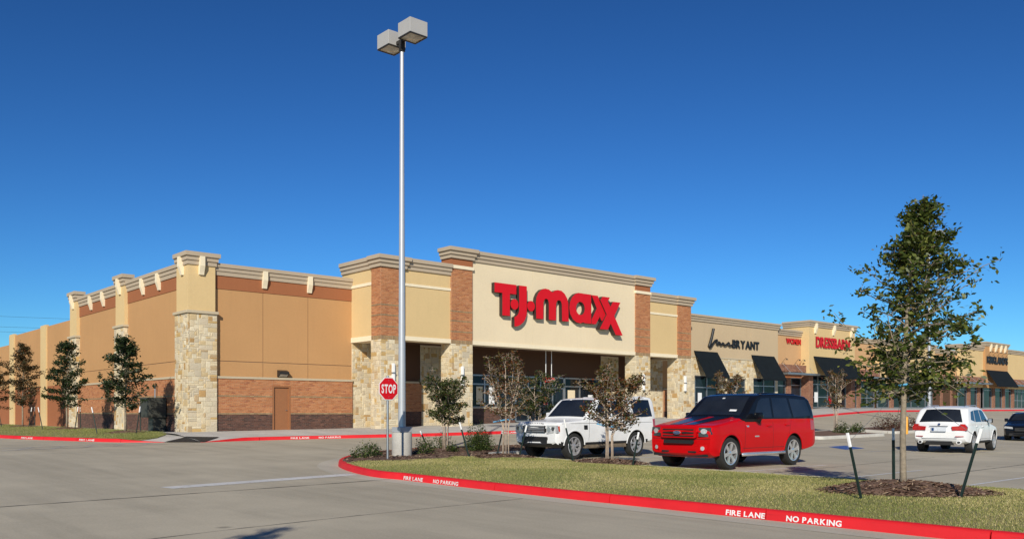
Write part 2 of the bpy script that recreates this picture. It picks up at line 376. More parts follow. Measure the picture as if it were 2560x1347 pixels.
def gutter(pts, w=.5):
    P = resample(pts, .4); Nn = normals2(P); m = MB(); vs = []
    for p, n in zip(P, Nn):
        for o in (-.03, .25, w): q = p+n*o; vs.append((q.x, q.y, G(q.x, q.y)+.004))
    m.add(vs, [(i*3+k, i*3+3+k, i*3+4+k, i*3+1+k) for i in range(len(P)-1) for k in (0, 1)])
    return tag(m.build('gutter', M['gutter'], None, smooth='all'), kind='structure')
# ---- lettering
_tcache = {}
def char_mesh(ch, extrude=0.0):
    if (ch, extrude) in _tcache: return _tcache[(ch, extrude)]
    cu = bpy.data.curves.new('t', 'FONT'); cu.body = ch; cu.size = 1; cu.extrude = extrude; cu.resolution_u = 4; cu.offset = .030
    ob = bpy.data.objects.new('t', cu); COL.objects.link(ob)
    bpy.context.view_layer.update()
    me = bpy.data.meshes.new_from_object(ob.evaluated_get(bpy.context.evaluated_depsgraph_get()))
    bpy.data.objects.remove(ob); bpy.data.curves.remove(cu)
    V = [v.co.copy() for v in me.vertices]; F = [tuple(p.vertices) for p in me.polygons]
    bpy.data.meshes.remove(me)
    x0 = min(v.x for v in V); x1 = max(v.x for v in V)
    _tcache[(ch, extrude)] = (V, F, x0, x1); return _tcache[(ch, extrude)]
def layout(text, gap=.09, space=.32):
    out = []; x = 0
    for ch in text:
        if ch == ' ': x += space; continue
        V, F, x0, x1 = char_mesh(ch); out.append((ch, x-x0)); x += x1-x0+gap
    return out, x-gap
def lettering(text, place, width, height, mat, parent, depth=0, sep=True, name='letter', side=None, gap=.09, space=.32, bold=0):
    """place(u, v, d) -> 3-d; text fitted to width x height; depth>0 gives solid letters"""
    lay, tw = layout(text, gap, space); kx = width/tw; ky = height/.70
    objs = []; allm = MB()
    for ch, dx in lay:
        m = MB() if sep else allm
        V, F, x0, x1 = char_mesh(ch, .05 if depth else 0)
        vs = []; 
        for v in V:
            d = depth*(1 if v.z > 0 else 0) if depth else 0
            vs.append(place((v.x+dx)*kx, v.y*ky, d))
        if depth:
            for f in F:
                zz = [V[i].z for i in f]
                fr = all(z > 0 for z in zz)
                m.add([vs[i] for i in f], [tuple(range(len(f)))], 0 if fr else 1)
        else: m.add(vs, F)
        if sep: objs.append(m.build(name, [mat, side or mat], parent, fix=False))
    if not sep: objs.append(allm.build(name, [mat, side or mat], parent, fix=False))
    return objs

# ---- near island (kerb, lawn, mulch bed)
ISL = smooth_poly([(10.95,16.2),(10.82,16.9),(11.0,18.0),(11.45,19.5),(12.0,20.75),(12.85,22.0),(13.9,23.0),(15.4,24.1),(17.4,24.8)], 2)
isl_red = [(10.95,-14),(10.95,16.2)]+ISL[1:]
isl_plain = ISL[-1:]+smooth_poly([(17.4,24.8),(23.6,24.8),(24.9,24.6),(25.2,23.2),(24.9,21.7),(24.0,21.4),(18.6,21.4),(17.75,21.2),(17.6,20.4),(17.6,19)], 2)[1:]+[(17.6,-14)]
k_isl = kerb(isl_red, M['kerbred'], inner=-1)
gutter(isl_red, .55)
kerb(isl_plain, M['kerb'], inner=-1, parent=None)
def isl_left(y):
    pts = [(10.95, -14), (10.95, 16.2)]+[(p[0], p[1]) for p in ISL]
    return float(np.interp(y, [p[1] for p in pts], [p[0] for p in pts]))
def I(x, y):
    """top of the island soil"""
    a = min(x-10.95, 17.6-x) if y < 21 else min(y-21.4, 24.8-y)
    m = min(1, max(0, a)/2.2); m = m*m*(3-2*m)
    return G(x, y)+.135+.10*m*(1 if y < 18 else .35)
YM = 19.7
def edge_y(x): return YM+.25*math.sin(x*1.7)+.18*math.sin(x*4.1+1)
def strip(y0, y1, xr, mat, name, ny=90, nx=18):
    m = MB()
    def fn(a, b):
        y = y0+(y1-y0)*a; xl = isl_left(y)+.14; x1 = xr(y)-.14
        x = xl+(x1-xl)*b; return (x, y, I(x, y))
    m.grid(ny, nx, fn); return m.build(name, mat, None, smooth='all')
tag(strip(-14, YM+.1, lambda y: 17.6, M['lawn'], 'lawn'), kind='structure')
tag(strip(YM+.1, 21.56, lambda y: 17.6, M['mulch'], 'mulch_bed', 30, 20), kind='structure')
tag(strip(21.55, 24.66, lambda y: 25.1, M['mulch'], 'mulch_bed', 30, 40), kind='structure')
RINGS = []
def mulch_ring(x, y, r, zf, seed, h=.13, label=None, n=900):
    """raised disc of bark mulch with loose chips"""
    rg = np.random.default_rng(seed); m = MB(); nr, na = 6, 28
    ph = rg.uniform(0, 6.28, 3)
    def rad(q): return r*(1+.10*math.sin(2*q+ph[0])+.07*math.sin(3*q+ph[1])+.05*math.sin(5*q+ph[2]))
    vs = [(x, y, zf(x, y)+h*.8)]
    for i in range(1, nr+1):
        for k in range(na):
            q = 2*math.pi*k/na; rr = rad(q)*i/nr; px, py = x+rr*math.cos(q), y+rr*math.sin(q)
            hh = h*(1-(i/nr)**2)*(1+.3*math.sin(7*q+i)) if i < nr else -.02
            vs.append((px, py, zf(px, py)+hh))
    fs = [(0, 1+k, 1+(k+1) % na) for k in range(na)]
    fs += [(1+(i-1)*na+k, 1+i*na+k, 1+i*na+(k+1) % na, 1+(i-1)*na+(k+1) % na) for i in range(1, nr) for k in range(na)]
    m.add(vs, fs)
    q = rg.uniform(0, 6.283, n); f = np.sqrt(rg.uniform(0, 1.08, n))
    for a, b in zip(q, f):
        rr = rad(a)*b; px, py = x+rr*math.cos(a), y+rr*math.sin(a); z = zf(px, py)+max(.0, h*(1-b*b))+.008
        l, w2, d = rg.uniform(.02, .055), rg.uniform(.006, .014), rg.uniform(0, 6.28)
        ux, uy = math.cos(d)*l, math.sin(d)*l; wx, wy = -math.sin(d)*w2, math.cos(d)*w2; t = rg.uniform(-.02, .025)
        m.add([(px-ux-wx, py-uy-wy, z-t*.3), (px+ux-wx, py+uy-wy, z+t), (px+ux+wx, py+uy+wy, z+t+.01), (px-ux+wx, py-uy+wy, z)], [(0,1,2,3)], 1)
    o = m.build('mulch', [M['mulch'], M['chip']], None, smooth='all', fix=False); tag(o, label, 'mulch', kind='stuff')
    RINGS.append((x, y, r)); return o
mulch_ring(14.42, 6.55, 1.22, I, 1, .15, 'brown bark mulch ring at the foot of the young oak by the kerb', 2200)
mulch_ring(17.05, 15.48, 1.0, I, 2, .12, 'bark mulch ring under the reddish crape myrtle between the parked cars', 1200)
mulch_ring(16.48, 18.95, .95, I, 3, .10, 'bark mulch round the stems of the tall brown crape myrtle', 1000)
def chips_bed():
    n = 5200; V = []
    xs_ = RNG.uniform(11.6, 24.8, n); ys_ = RNG.uniform(19.1, 24.5, n)
    for x, y in zip(xs_, ys_):
        if x < isl_left(y)+.2 or (y < 21.6 and x > 17.3) or y < edge_y(x)-.15: continue
        z = I(x, y)+.012; l, w2, d = RNG.uniform(.025, .07), RNG.uniform(.008, .02), RNG.uniform(0, 6.28)
        ux, uy = math.cos(d)*l, math.sin(d)*l; wx, wy = -math.sin(d)*w2, math.cos(d)*w2; t = RNG.uniform(-.01, .03)
        V += [(x-ux-wx, y-uy-wy, z), (x+ux-wx, y+uy-wy, z+t), (x+ux+wx, y+uy+wy, z+t+.006), (x-ux+wx, y-uy+wy, z+.004)]
    tag(npmesh('mulch_chips', V, 4, M['chip']), 'loose brown bark chips spread over the planting bed by the lamp', 'mulch', kind='stuff')
chips_bed()
def vnoise(x, y, s):
    x = x*s; y = y*s
    return (np.sin(x*1.3+y*.7)+np.sin(x*.6-y*1.9+2)+np.sin(x*2.3+y*2.9+4)*.6+np.sin(-x*3.1+y*1.1+1)*.6)/3.2
def blades(name, xs_, ys_, zs_, hgt, mat, label):
    n = len(xs_); a = RNG.uniform(0, 6.283, n); h = hgt*RNG.uniform(.55, 1.3, n); w = RNG.uniform(.004, .008, n)
    lx = RNG.normal(0, .5, n)*h; ly = RNG.normal(0, .5, n)*h
    V = np.empty((n, 3, 3))
    V[:, 0] = np.stack([xs_-np.cos(a)*w, ys_-np.sin(a)*w, zs_-.005], 1); V[:, 1] = np.stack([xs_+np.cos(a)*w, ys_+np.sin(a)*w, zs_-.005], 1)
    V[:, 2] = np.stack([xs_+lx, ys_+ly, zs_+h], 1)
    return tag(npmesh(name, V.reshape(-1, 3), 3, mat), label, 'grass', kind='stuff')
def lawn_points(n, y0, y1):
    y = RNG.uniform(y0, y1, n); x = RNG.uniform(11.08, 17.5, n); keep = np.ones(n, bool)
    for rx, ry, rr in RINGS: keep &= ((x-rx)**2+(y-ry)**2) > (rr*RNG.uniform(.86, 1.02, n))**2
    ey = YM+.25*np.sin(x*1.7)+.18*np.sin(x*4.1+1); keep &= y < ey
    xl = np.array([isl_left(v) for v in y[:]]); keep &= x > xl+.13
    return x[keep], y[keep]
x, y = lawn_points(230000, .5, 20.2)
sel = vnoise(x, y, .9)+RNG.normal(0, .30, len(x))-.35*np.clip(1-(x-11.0)/1.5, 0, 1)
z = np.array([I(a, b) for a, b in zip(x, y)])
d = sel > -.10
blades('grass', x[d], y[d], z[d], .024, M['blade'], 'short straw coloured dormant grass over the kerbed island')
blades('grass', x[~d], y[~d], z[~d], .028, M['bladeg'], 'short green grass growing along the red kerb of the island')

# ---- lettering on the near kerb, outer face looks to -X
def on_near_kerb(y_start):
    def pl(u, v, d):
        return (10.95+.006*0+(-.004)+.018*(v+.022)/.108, y_start-u, G(10.95, y_start-u)+.022+v)
    return pl
for ystart, wd, txt in ((7.62, .66, 'FIRE LANE'), (6.62, .82, 'NO PARKING')):
    lettering(txt, on_near_kerb(ystart), wd, .074, M['white'], k_isl, sep=False, name='stencilled_lettering')
for ystart, wd, txt in ((16.05, .72, 'FIRE LANE'), (14.95, .86, 'NO PARKING')):
    lettering(txt, on_near_kerb(ystart), wd, .074, M['stripe'], k_isl, sep=False, name='stencilled_lettering')

# ---- kerb and pavement along the building
FK = smooth_poly([(14.55,36.25),(17.0,36.9),(21.9,35.6),(30,33.9),(40,33.2),(52,33.4),(62,35.0),(72,36.0),(84,36.2)], 2)+[(150, 36.2)]
def fk_y(x): return float(np.interp(x, [p[0] for p in FK], [p[1] for p in FK]))
def drop_front(x, y): return min(1, max(.06, (x-14.5)/2.2))
k_front = kerb(FK, M['kerbred'], inner=1, drop=drop_front)
LK = [(8.8, 110), (9.0, 60)]+smooth_poly([(9.15,52),(9.5,47.5),(11.05,41.0),(11.9,38.4),(13.35,37.3)], 2)
def drop_left(x, y): return min(1, max(.06, (y-37.2)/1.6))
k_left = kerb(LK, M['kerbred'], inner=1, drop=drop_left)
def front_text(x0, wd, txt):
    def pl(u, v, d):
        x = x0+u; y = fk_y(x); return (x, y-.004+.018*(v+.03)/.108, G(x, y)+.03+v)
    lettering(txt, pl, wd, .075, M['stripe'], k_front, sep=False, name='stencilled_lettering')
front_text(18.7, .82, 'FIRE LANE'); front_text(19.95, 1.0, 'NO PARKING'); front_text(29.4, .9, 'FIRE LANE')
def lk_x(y): return float(np.interp(-y, [-p[1] for p in LK], [p[0] for p in LK]))
for y0, wd, txt in ((46.2, 1.1, 'FIRE LANE'), (41.2, 1.1, 'FIRE LANE')):
    def pl(u, v, d, y0=y0):
        y = y0-u; x = lk_x(y); return (x-.008+.018*(v+.03)/.108, y, G(x, y)+.03+v)
    lettering(txt, pl, wd, .075, M['stripe'], k_left, sep=False, name='stencilled_lettering')
# sidewalk sheet in front of the shops
mb = MB(); sx = list(np.arange(14.6, 24, .7))+list(np.arange(24, 151, 2.0)); rows = [0, .35, 1]
vs = []
for x in sx:
    yk = fk_y(x)+.15
    for k in range(7):
        a = k/6; y = yk+(42.3-yk)*a
        zk = G(x, fk_y(x))+.15*drop_front(x, yk)
        b = min(1, (y-yk)/3.2); vs.append((x, y, zk+(base(x)-zk)*b))
mb.add(vs, [(i*7+j, (i+1)*7+j, (i+1)*7+j+1, i*7+j+1) for i in range(len(sx)-1) for j in range(6)])
tag(mb.build('sidewalk', M['walk'], smooth='all'), kind='structure')
# corner pavement, lawn strip and wall-side path on the left of the building
def LZ(x, y):
    xl = lk_x(y)+.15; zk = G(xl, y)+.15*drop_left(xl, y); a = min(1, max(0, (x-xl)/(15.2-xl))); return zk+(.545-zk)*a*min(1, max(0, (y-37.3)/4))
mb = MB()
def fn(a, b):
    y = 37.45+(44.5-37.45)*a; xl = lk_x(y)+.1; x = xl+(16.9-xl)*b
    return (x, y, LZ(x, y)-.012+(0 if b < .9 else .01))
mb.grid(24, 14, fn); tag(mb.build('corner_pavement', M['walk'], smooth='all'), kind='structure')
mb = MB(); mb.grid(60, 2, lambda a, b: (15.15+1.2*b, 44+50*a, .535-.03*a)); tag(mb.build('wall_path', M['walk'], smooth='all'), kind='structure')
def lawn_r(y): return float(np.interp(y, [37.9, 38.6, 39.6, 40.6, 42, 44], [12.4, 13.5, 14.1, 14.6, 15.0, 15.2]))
mb = MB()
def fn(a, b):
    y = 38.0+a*a*62; xl = lk_x(y)+.14; x1 = max(xl+.02, lawn_r(y)); x = xl+(x1-xl)*b
    return (x, y, LZ(x, y)+.004+.10*math.sin(math.pi*b)*min(1, (y-38)/3))
mb.grid(70, 12, fn); tag(mb.build('lawn', M['lawn'], smooth='all'), kind='structure')
y = 38.3+RNG.uniform(0, 1, 42000)**1.5*40; t_ = RNG.uniform(0, 1, len(y))
xl = np.array([lk_x(v) for v in y])+.2; xr = np.array([lawn_r(v) for v in y]); x = xl+(np.maximum(xr-xl, .02))*t_
z = np.array([LZ(a, b) for a, b in zip(x, y)])+.10*np.sin(np.pi*t_)*np.minimum(1, (y-38)/3)
blades('grass', x, y, z, .07, M['bladeg'], 'green grass of the strip beside the tan side wall')
# dark kerb ramp
def pave_z(x, y):
    yk = fk_y(max(x, 14.55))+.15; zk = G(x, yk)+.15*drop_front(x, yk); b = min(1, max(0, (y-yk)/3.2)); sw = zk+(base(x)-zk)*b if x > 14.6 and y > yk else 0
    return max(G(x, y), LZ(x, y)-.01 if y > 37.4 else 0, sw)
mb = MB(); q = [Vector((13.3,37.30)), Vector((14.6,36.24)), Vector((15.85,37.6)), Vector((14.5,38.3))]
def fn(a, b):
    p = q[0].lerp(q[1], a).lerp(q[3].lerp(q[2], a), b); return (p.x, p.y, pave_z(p.x, p.y)+.03)
mb.grid(12, 12, fn); tag(mb.build('kerb_ramp', M['tactile']), kind='structure')
# ---- painted markings, sheets above the concrete
def marking(quads, mat, name, lift=.005):
    m = MB()
    for q in quads:
        P = [Vector((*p, 0)) for p in q]; n = max(1, int((P[1]-P[0]).length/1.0))
        for k in range(n):
            a, b = P[0].lerp(P[1], k/n), P[0].lerp(P[1], (k+1)/n); c, e = P[3].lerp(P[2], (k+1)/n), P[3].lerp(P[2], k/n)
            m.add([(v.x, v.y, G(v.x, v.y)+lift) for v in (a, b, c, e)], [(0,1,2,3)])
    return tag(m.build(name, mat, None), kind='structure')
marking([[(6.2,17.62),(10.9,18.36),(10.9,17.86),(6.3,17.14)]], M['stripe'], 'stop_line')
def line(x0, y0, x1, y1, w=.1):
    t = Vector((x1-x0, y1-y0)).normalized(); n = Vector((-t.y, t.x))*w/2
    return [(x0+n.x, y0+n.y), (x1+n.x, y1+n.y), (x1-n.x, y1-n.y), (x0-n.x, y0-n.y)]
for k in range(7):
    yy = 21.0-2.72*k
    if yy < 20: marking([line(17.95, yy, 23.4, yy)], M['stripe'], 'bay_line')
for k in range(14):
    marking([line(31.2, 21.0-2.72*k, 36.5, 21.0-2.72*k)], M['faint'], 'bay_line')
cw = [line(-6, 30.6, 13.4, 37.3, .14), line(-6, 28.9, 14.5, 36.1, .14)]
for k in range(16):
    a = k/16; cw.append(line(-6+19*a, 29.0+6.75*a, -5.2+19*a, 30.7+6.7*a, .12))
marking(cw, M['faint'], 'crosswalk')
marking([[(32.0,16.75),(33.3,18.2),(34.8,18.3),(33.7,16.85)]], M['blue'], 'accessible_bay_symbol')
def joint(pts, w, name='pavement_joint'):
    P = resample(smooth_poly(pts, 1), .25); m = MB(); rg = random.Random(int(pts[0][0]*100)); vs = []
    for i, p in enumerate(P):
        ww = w*(.5+rg.random())*(1+2.0*max(0, math.sin(i*.21+pts[0][0])-.8)); o = rg.uniform(-.012, .012)
        vs += [(p.x, p.y+o-ww/2, G(p.x, p.y)+.005), (p.x, p.y+o+ww/2, G(p.x, p.y)+.005)]
    m.add(vs, [(2*i, 2*i+2, 2*i+3, 2*i+1) for i in range(len(P)-1)])
    tag(m.build(name, M['tar'], None, fix=False), kind='structure')
joint([(-4,15.45),(3,15.8),(5.3,15.98),(8,16.15),(10.85,16.42)], .04)
joint([(-3,9.6),(2,10.6),(6,11.2),(10.4,11.5)], .016); joint([(6.9,14),(7.0,22),(7.2,33)], .02)
joint([(18,9.0),(24,9.1),(34,9.4),(40,9.3)], .03); joint([(18.2,12.1),(26,12.4),(30,12.6)], .025); joint([(26,20),(34,19.6),(46,19.8)], .03)

# ================================================================ buildings
def wall(parent, name, mat, x0, x1, y0, y1, z0, z1):
    return MB().box(x0, x1, y0, y1, z0, z1).build(name, mat, parent)
def frame_y(x, z, d, Y): return (x, Y-d, z)           # wall facing -Y
def frame_x(y, z, d, X): return (X-d, y, z)           # wall facing -X
def bricks(parent, face, c, u0, u1, z0, z1, mat, back, bw=.215, bh=.075, name='brickwork', stack=False, rowoff=0):
    """running-bond bricks proud of a mortar bed; face 'y' or 'x' gives the wall's outward -axis"""
    F = (lambda u, z, d: (u, c-d, z)) if face == 'y' else (lambda u, z, d: (c-d, u, z))
    m = MB(); p = .010; g = .006
    a, b = (F(u0, z0, -.01), F(u1, z1, .001))
    m.box(min(a[0], b[0]), max(a[0], b[0]), min(a[1], b[1]), max(a[1], b[1]), z0, z1, 1)
    nr = max(1, round((z1-z0)/bh)); bh = (z1-z0)/nr; rg = random.Random(int(u0*37+z0*91))
    for r in range(nr):
        u = u0-(bw/2 if (r+rowoff) % 2 and not stack else 0)
        while u < u1-.01:
            a, b = max(u, u0)+g, min(u+bw, u1)-g
            if b-a > .02:
                z_a, z_b = z0+r*bh+g, z0+(r+1)*bh-g; q = p+rg.uniform(-.003, .004)
                m.add([F(a, z_a, 0), F(b, z_a, 0), F(b, z_b, 0), F(a, z_b, 0), F(a+.003, z_a+.003, q), F(b-.003, z_a+.003, q), F(b-.003, z_b-.003, q), F(a+.003, z_b-.003, q)],
                      [(4,5,6,7),(0,1,5,4),(1,2,6,5),(2,3,7,6),(3,0,4,7)])
            u += bw
    o = m.build(name, [mat, back], parent, fix=False); o['kind'] = 'stuff'; return o
def pack(w, h, seed, cell=.11):
    rg = random.Random(seed); nx, nz = max(1, round(w/cell)), max(1, round(h/cell)); cw, chh = w/nx, h/nz
    occ = [[False]*nx for _ in range(nz)]; out = []
    for r in range(nz):
        for c in range(nx):
            if occ[r][c]: continue
            ww = rg.choice([2,2,3,3,4,5,1]); hh = rg.choice([1,1,2,2,2,3])
            if ww == 1: hh = max(hh, 2)
            ww = min(ww, nx-c); hh = min(hh, nz-r)
            if nx-c-ww == 1 and rg.random() < .7: ww += 1
            while any(occ[r][c+k] for k in range(ww)): ww -= 1
            for i in range(hh):
                for k in range(ww): occ[r+i][c+k] = True
            out.append((c*cw, (c+ww)*cw, r*chh, (r+hh)*chh))
    return out
_stones = {}
def stone_geo(w, h, var, rg):
    g = .006; c = .010; d = [rg.uniform(.012, .026) for _ in range(4)]
    a, b = w/2-g, h/2-g; j = lambda: rg.uniform(-.004, .006)
    return ([(-a,-b,0),(a,-b,0),(a,b,0),(-a,b,0),(-a+c+j(),-b+c+j(),d[0]),(a-c+j(),-b+c+j(),d[1]),(a-c+j(),b-c+j(),d[2]),(-a+c+j(),b-c+j(),d[3]),(0,0,sum(d)/4+rg.uniform(0,.008))],
            [(4,5,8),(5,6,8),(6,7,8),(7,4,8),(0,1,5,4),(1,2,6,5),(2,3,7,6),(3,0,4,7)])
def stones(parent, face, c, u0, u1, z0, z1, seed, single=False, wo=None):
    """coursed ashlar on one wall face; single makes every stone its own object"""
    F = (lambda u, z, d: (u, c-d, z)) if face == 'y' else (lambda u, z, d: (c-d, u, z))
    rg = random.Random(seed); m = MB(); off = worg(parent)
    for a, b, e, f in pack(u1-u0, z1-z0, seed):
        w, h = round(b-a, 3), round(f-e, 3); uc, zc = u0+(a+b)/2, z0+(e+f)/2
        if single:
            key = (w, h, rg.randrange(3))
            if key not in _stones:
                V, Fc = stone_geo(w, h, key[2], rg); me = bpy.data.meshes.new('stone'); me.from_pydata(V, [], Fc); me.materials.append(M['stone_o']); _stones[key] = me
            o = bpy.data.objects.new('stone', _stones[key]); COL.objects.link(o); o.parent = parent
            o.location = Vector(F(uc, zc, 0))-off
            o.rotation_euler = (R(90), 0, 0) if face == 'y' else (R(90), 0, R(-90))
        else:
            V, Fc = stone_geo(w, h, 0, rg); s = 1 if face == 'y' else -1
            m.add([F(uc+s*p[0], zc+p[1], p[2]) for p in V], Fc)
    if not single:
        o = m.build('stonework', M['stone'], parent, fix=False); o['kind'] = 'stuff'; return o
def cornice(parent, path, ztop, hs=(.19, .19, .2), outs=(.10, .16, .23), mat=None, name='cornice', closed=False, depth=.25):
    """stepped mouldings along a plan polyline; outward is to the right of the walking direction"""
    P = [Vector((p[0], p[1], 0)) for p in path]; n = len(P)
    def offs(d):
        out = []
        for i in range(n):
            t1 = (P[i]-P[i-1]).normalized() if i else (P[1]-P[0]).normalized()
            t2 = (P[i+1]-P[i]).normalized() if i < n-1 else t1
            n1, n2 = Vector((t1.y, -t1.x, 0)), Vector((t2.y, -t2.x, 0))
            b = (n1+n2).normalized(); out.append(P[i]+b*(d/max(.3, b.dot(n1))))
        return out
    m = MB(); zt = ztop; zs = []
    for h in reversed(hs): zs.append((zt-h, zt)); zt -= h
    zs.reverse()
    inner = offs(-depth)
    for k, ((za, zb), o) in enumerate(zip(zs, outs)):
        e = offs(o); e2 = offs(o-.03)
        prof = [(inner, za+.03), (e2, za+.03), (e2, za+.03), (e, za+.055), (e, zb), (inner, zb)] if k else [(inner, za), (e, za), (e, zb), (inner, zb)]
        if k: prof = [(inner, za), (e2, za), (e, za+.02), (e, zb+.0), (inner, zb)]
        c = len(prof); vs = [(q[i].x, q[i].y, z) for i in range(n) for q, z in prof]
        fs = [(i*c+j, (i+1)*c+j, (i+1)*c+(j+1) % c, i*c+(j+1) % c) for i in range(n-1) for j in range(c)]
        fs += [tuple(range(c)), tuple((n-1)*c+j for j in range(c))]
        m.add(vs, fs)
    return m.build(name, mat or M['cornice'], parent)
def bracket(parent, face, c, u, ztop, h=.92, w=.24, out=.22):
    F = (lambda u_, z, d: (u_, c-d, z)) if face == 'y' else (lambda u_, z, d: (c-d, u_, z))
    side = [(0, 0), (out, 0), (out, -h*.52), (out*.55, -h*.86), (out*.42, -h), (0, -h)]
    m = MB(); n = len(side)
    vs = [F(u-w/2, ztop+z, d) for d, z in side]+[F(u+w/2, ztop+z, d) for d, z in side]
    m.add(vs, [tuple(range(n)), tuple(range(n, 2*n))]+[(k, (k+1) % n, n+(k+1) % n, n+k) for k in range(n)])
    return m.build('bracket', M['trim'], parent)
def storefront(parent, x0, x1, Y, z0, z1, xs_, zs_, glass=None, fw=.05):
    """aluminium shop front: one frame object, each pane its own object"""
    X = [x0]+list(xs_)+[x1]; Z = [z0]+list(zs_)+[z1]; m = MB()
    for x in X: m.box(x-fw, x+fw, Y-.06, Y+.06, z0, z1)
    for z in Z:
        for a, b in zip(X, X[1:]): m.box(a+fw, b-fw, Y-.052, Y+.052, z-fw*.9, z+fw*.9)
    m.build('window_frame', M['alu'], parent)
    rg = random.Random(int(x0*13))
    for a, b in zip(X, X[1:]):
        for c, e in zip(Z, Z[1:]):
            t = rg.uniform(-.004, .004); s = rg.uniform(-.004, .004)
            mm = MB(); mm.add([(a+fw, Y+t, c+fw), (b-fw, Y-t+s, c+fw), (b-fw, Y-t-s, e-fw), (a+fw, Y+t, e-fw),
                               (a+fw, Y+t+.02, c+fw), (b-fw, Y-t+s+.02, c+fw), (b-fw, Y-t-s+.02, e-fw), (a+fw, Y+t+.02, e-fw)], [(0,1,2,3),(7,6,5,4),(0,4,5,1),(1,5,6,2),(2,6,7,3),(3,7,4,0)])
            mm.build('pane', glass or M['glass'], parent)

# ---------------------------------------------------------------- the anchor store
ST = thing('store_building', (16.3, 42, .5), 'large tan and cream store with a stone-pillared entrance portico', 'building')
XW, YW = 16.27, 42.0
wall(ST, 'building_core', M['core_shade'], 16.36, 54.35, 42.12, 62.2, .2, 8.7); wall(ST, 'building_core', M['core_shade'], 16.36, 54.35, 62.2, 130, .2, 6.8)
# wing front, X 16.4 .. 25.2
for x0, x1 in ((16.40, 19.985), (20.015, 22.535), (22.565, 25.24)):
    wall(ST, 'stucco_panel', M['tan'], x0, x1, YW, YW+.11, 4.075, 7.60)
    wall(ST, 'stucco_panel', M['tan'], x0, x1, YW, YW+.11, 3.28, 4.045)
wall(ST, 'joint_backing', M['mortar_d'], 16.4, 25.24, YW+.03, YW+.115, 3.2, 8.3)
wall(ST, 'frieze', M['rust'], 16.40, 25.24, YW-.02, YW+.1, 7.62, 8.32)
cornice(ST, [(25.215, YW), (16.3, YW)][::-1], 8.86, outs=(.07, .12, .18), depth=.3)
for x in (20.05, 22.6): bracket(ST, 'y', YW-.02, x, 8.70, .86)
YB = YW-.12
wall(ST, 'wainscot_backing', M['mortar'], 16.4, 20.46, YB+.002, YB+.13, .3, 3.19); wall(ST, 'wainscot_backing', M['mortar'], 21.48, 25.2, YB+.002, YB+.13, .3, 3.19)
wall(ST, 'wainscot_backing', M['mortar'], 20.46, 21.48, YB+.002, YB+.13, 2.87, 3.19)
wall(ST, 'wainscot_cap', M['stonecap'], 16.4, 25.2, YB-.05, YB+.125, 3.19, 3.30)
for a, b in ((17.3, 20.46), (21.48, 25.2)):
    bricks(ST, 'y', YB, a, b, 1.48, 2.28, M['brick'], M['mortar']); bricks(ST, 'y', YB-.006, a, b, 2.28, 2.36, M['tanbrick'], M['mortar'])
    bricks(ST, 'y', YB, a, b, .50, 1.40, M['dbrick'], M['mortar_d']); bricks(ST, 'y', YB-.006, a, b, 1.40, 1.48, M['tanbrick'], M['mortar'])
bricks(ST, 'y', YB, 17.3, 20.46, 2.36, 3.19, M['brick'], M['mortar']); bricks(ST, 'y', YB, 21.48, 25.2, 2.36, 3.19, M['brick'], M['mortar']); bricks(ST, 'y', YB, 20.46, 21.48, 2.87, 3.19, M['brick'], M['mortar'])
dr = MB().box(20.55, 21.39, YB+.07, YB+.12, .6, 2.80).build('door', M['door'], ST)
m = MB(); m.box(20.46, 20.55, YB-.012, YB+.12, .6, 2.87); m.box(21.39, 21.48, YB-.012, YB+.12, .6, 2.87); m.box(20.55, 21.39, YB-.012, YB+.12, 2.80, 2.87); m.build('door_frame', M['door'], dr)
m = MB(); m.tube([(21.3, YB+.07, 1.62), (21.3, YB+.02, 1.62), (21.2, YB+.02, 1.62)], .013, 6); m.build('handle', M['galv'], dr)
# piers: stone shaft, cap, stucco head with crown
def pier(x0, x1, y0, y1, zb, seed, single, faces='xy', brk=True):
    p = MB().box(x0+.03, x1, y0+.03, y1, zb-.3, 6.30).build('pier', M['stone_mortar'], ST)
    if 'x' in faces: stones(p, 'x', x0+.03, y0+.0, y1, zb, 6.30, seed, single)
    if 'y' in faces: stones(p, 'y', y0+.03, x0+.0, x1, zb, 6.30, seed+1, single)
    m = MB(); m.bbox(x0-.07, x1+.05, y0-.07, y1+.07, 6.30, 6.44, .02); m.build('pier_cap', M['stonecap'], p)
    MB().box(x0+.06, x1-.08, y0+.06, y1-.12, 6.44, 8.75).build('pier_head', M['cream'], p)
    cornice(p, [(x0+.06, y1-.12), (x0+.06, y0+.06), (x1-.08, y0+.06), (x1-.08, y1-.12)], 9.26, hs=(.19, .20, .22), outs=(.06, .12, .20), name='pier_crown')
    MB().box(x0+.02, x1-.04, y0+.02, y1-.08, 8.74, 9.262).build('crown_core', M['cornice'], p)
    xm, ym = (x0+x1)/2-.06, (y0+y1)/2-.1
    for b in ([bracket(p, 'x', x0+.06, ym, 9.06, .88, .24, .24)] if 'x' in faces else [])+([bracket(p, 'y', y0+.06, xm, 9.06, .88, .24, .24)] if ('y' in faces and brk) else []): pass
    return p
pier(16.02, 17.49, 41.75, 43.46, .50, 101, True)
pier(16.02, 16.45, 51.15, 52.87, .45, 203, False, brk=False); pier(16.02, 16.45, 60.53, 62.23, .42, 305, False, brk=False)
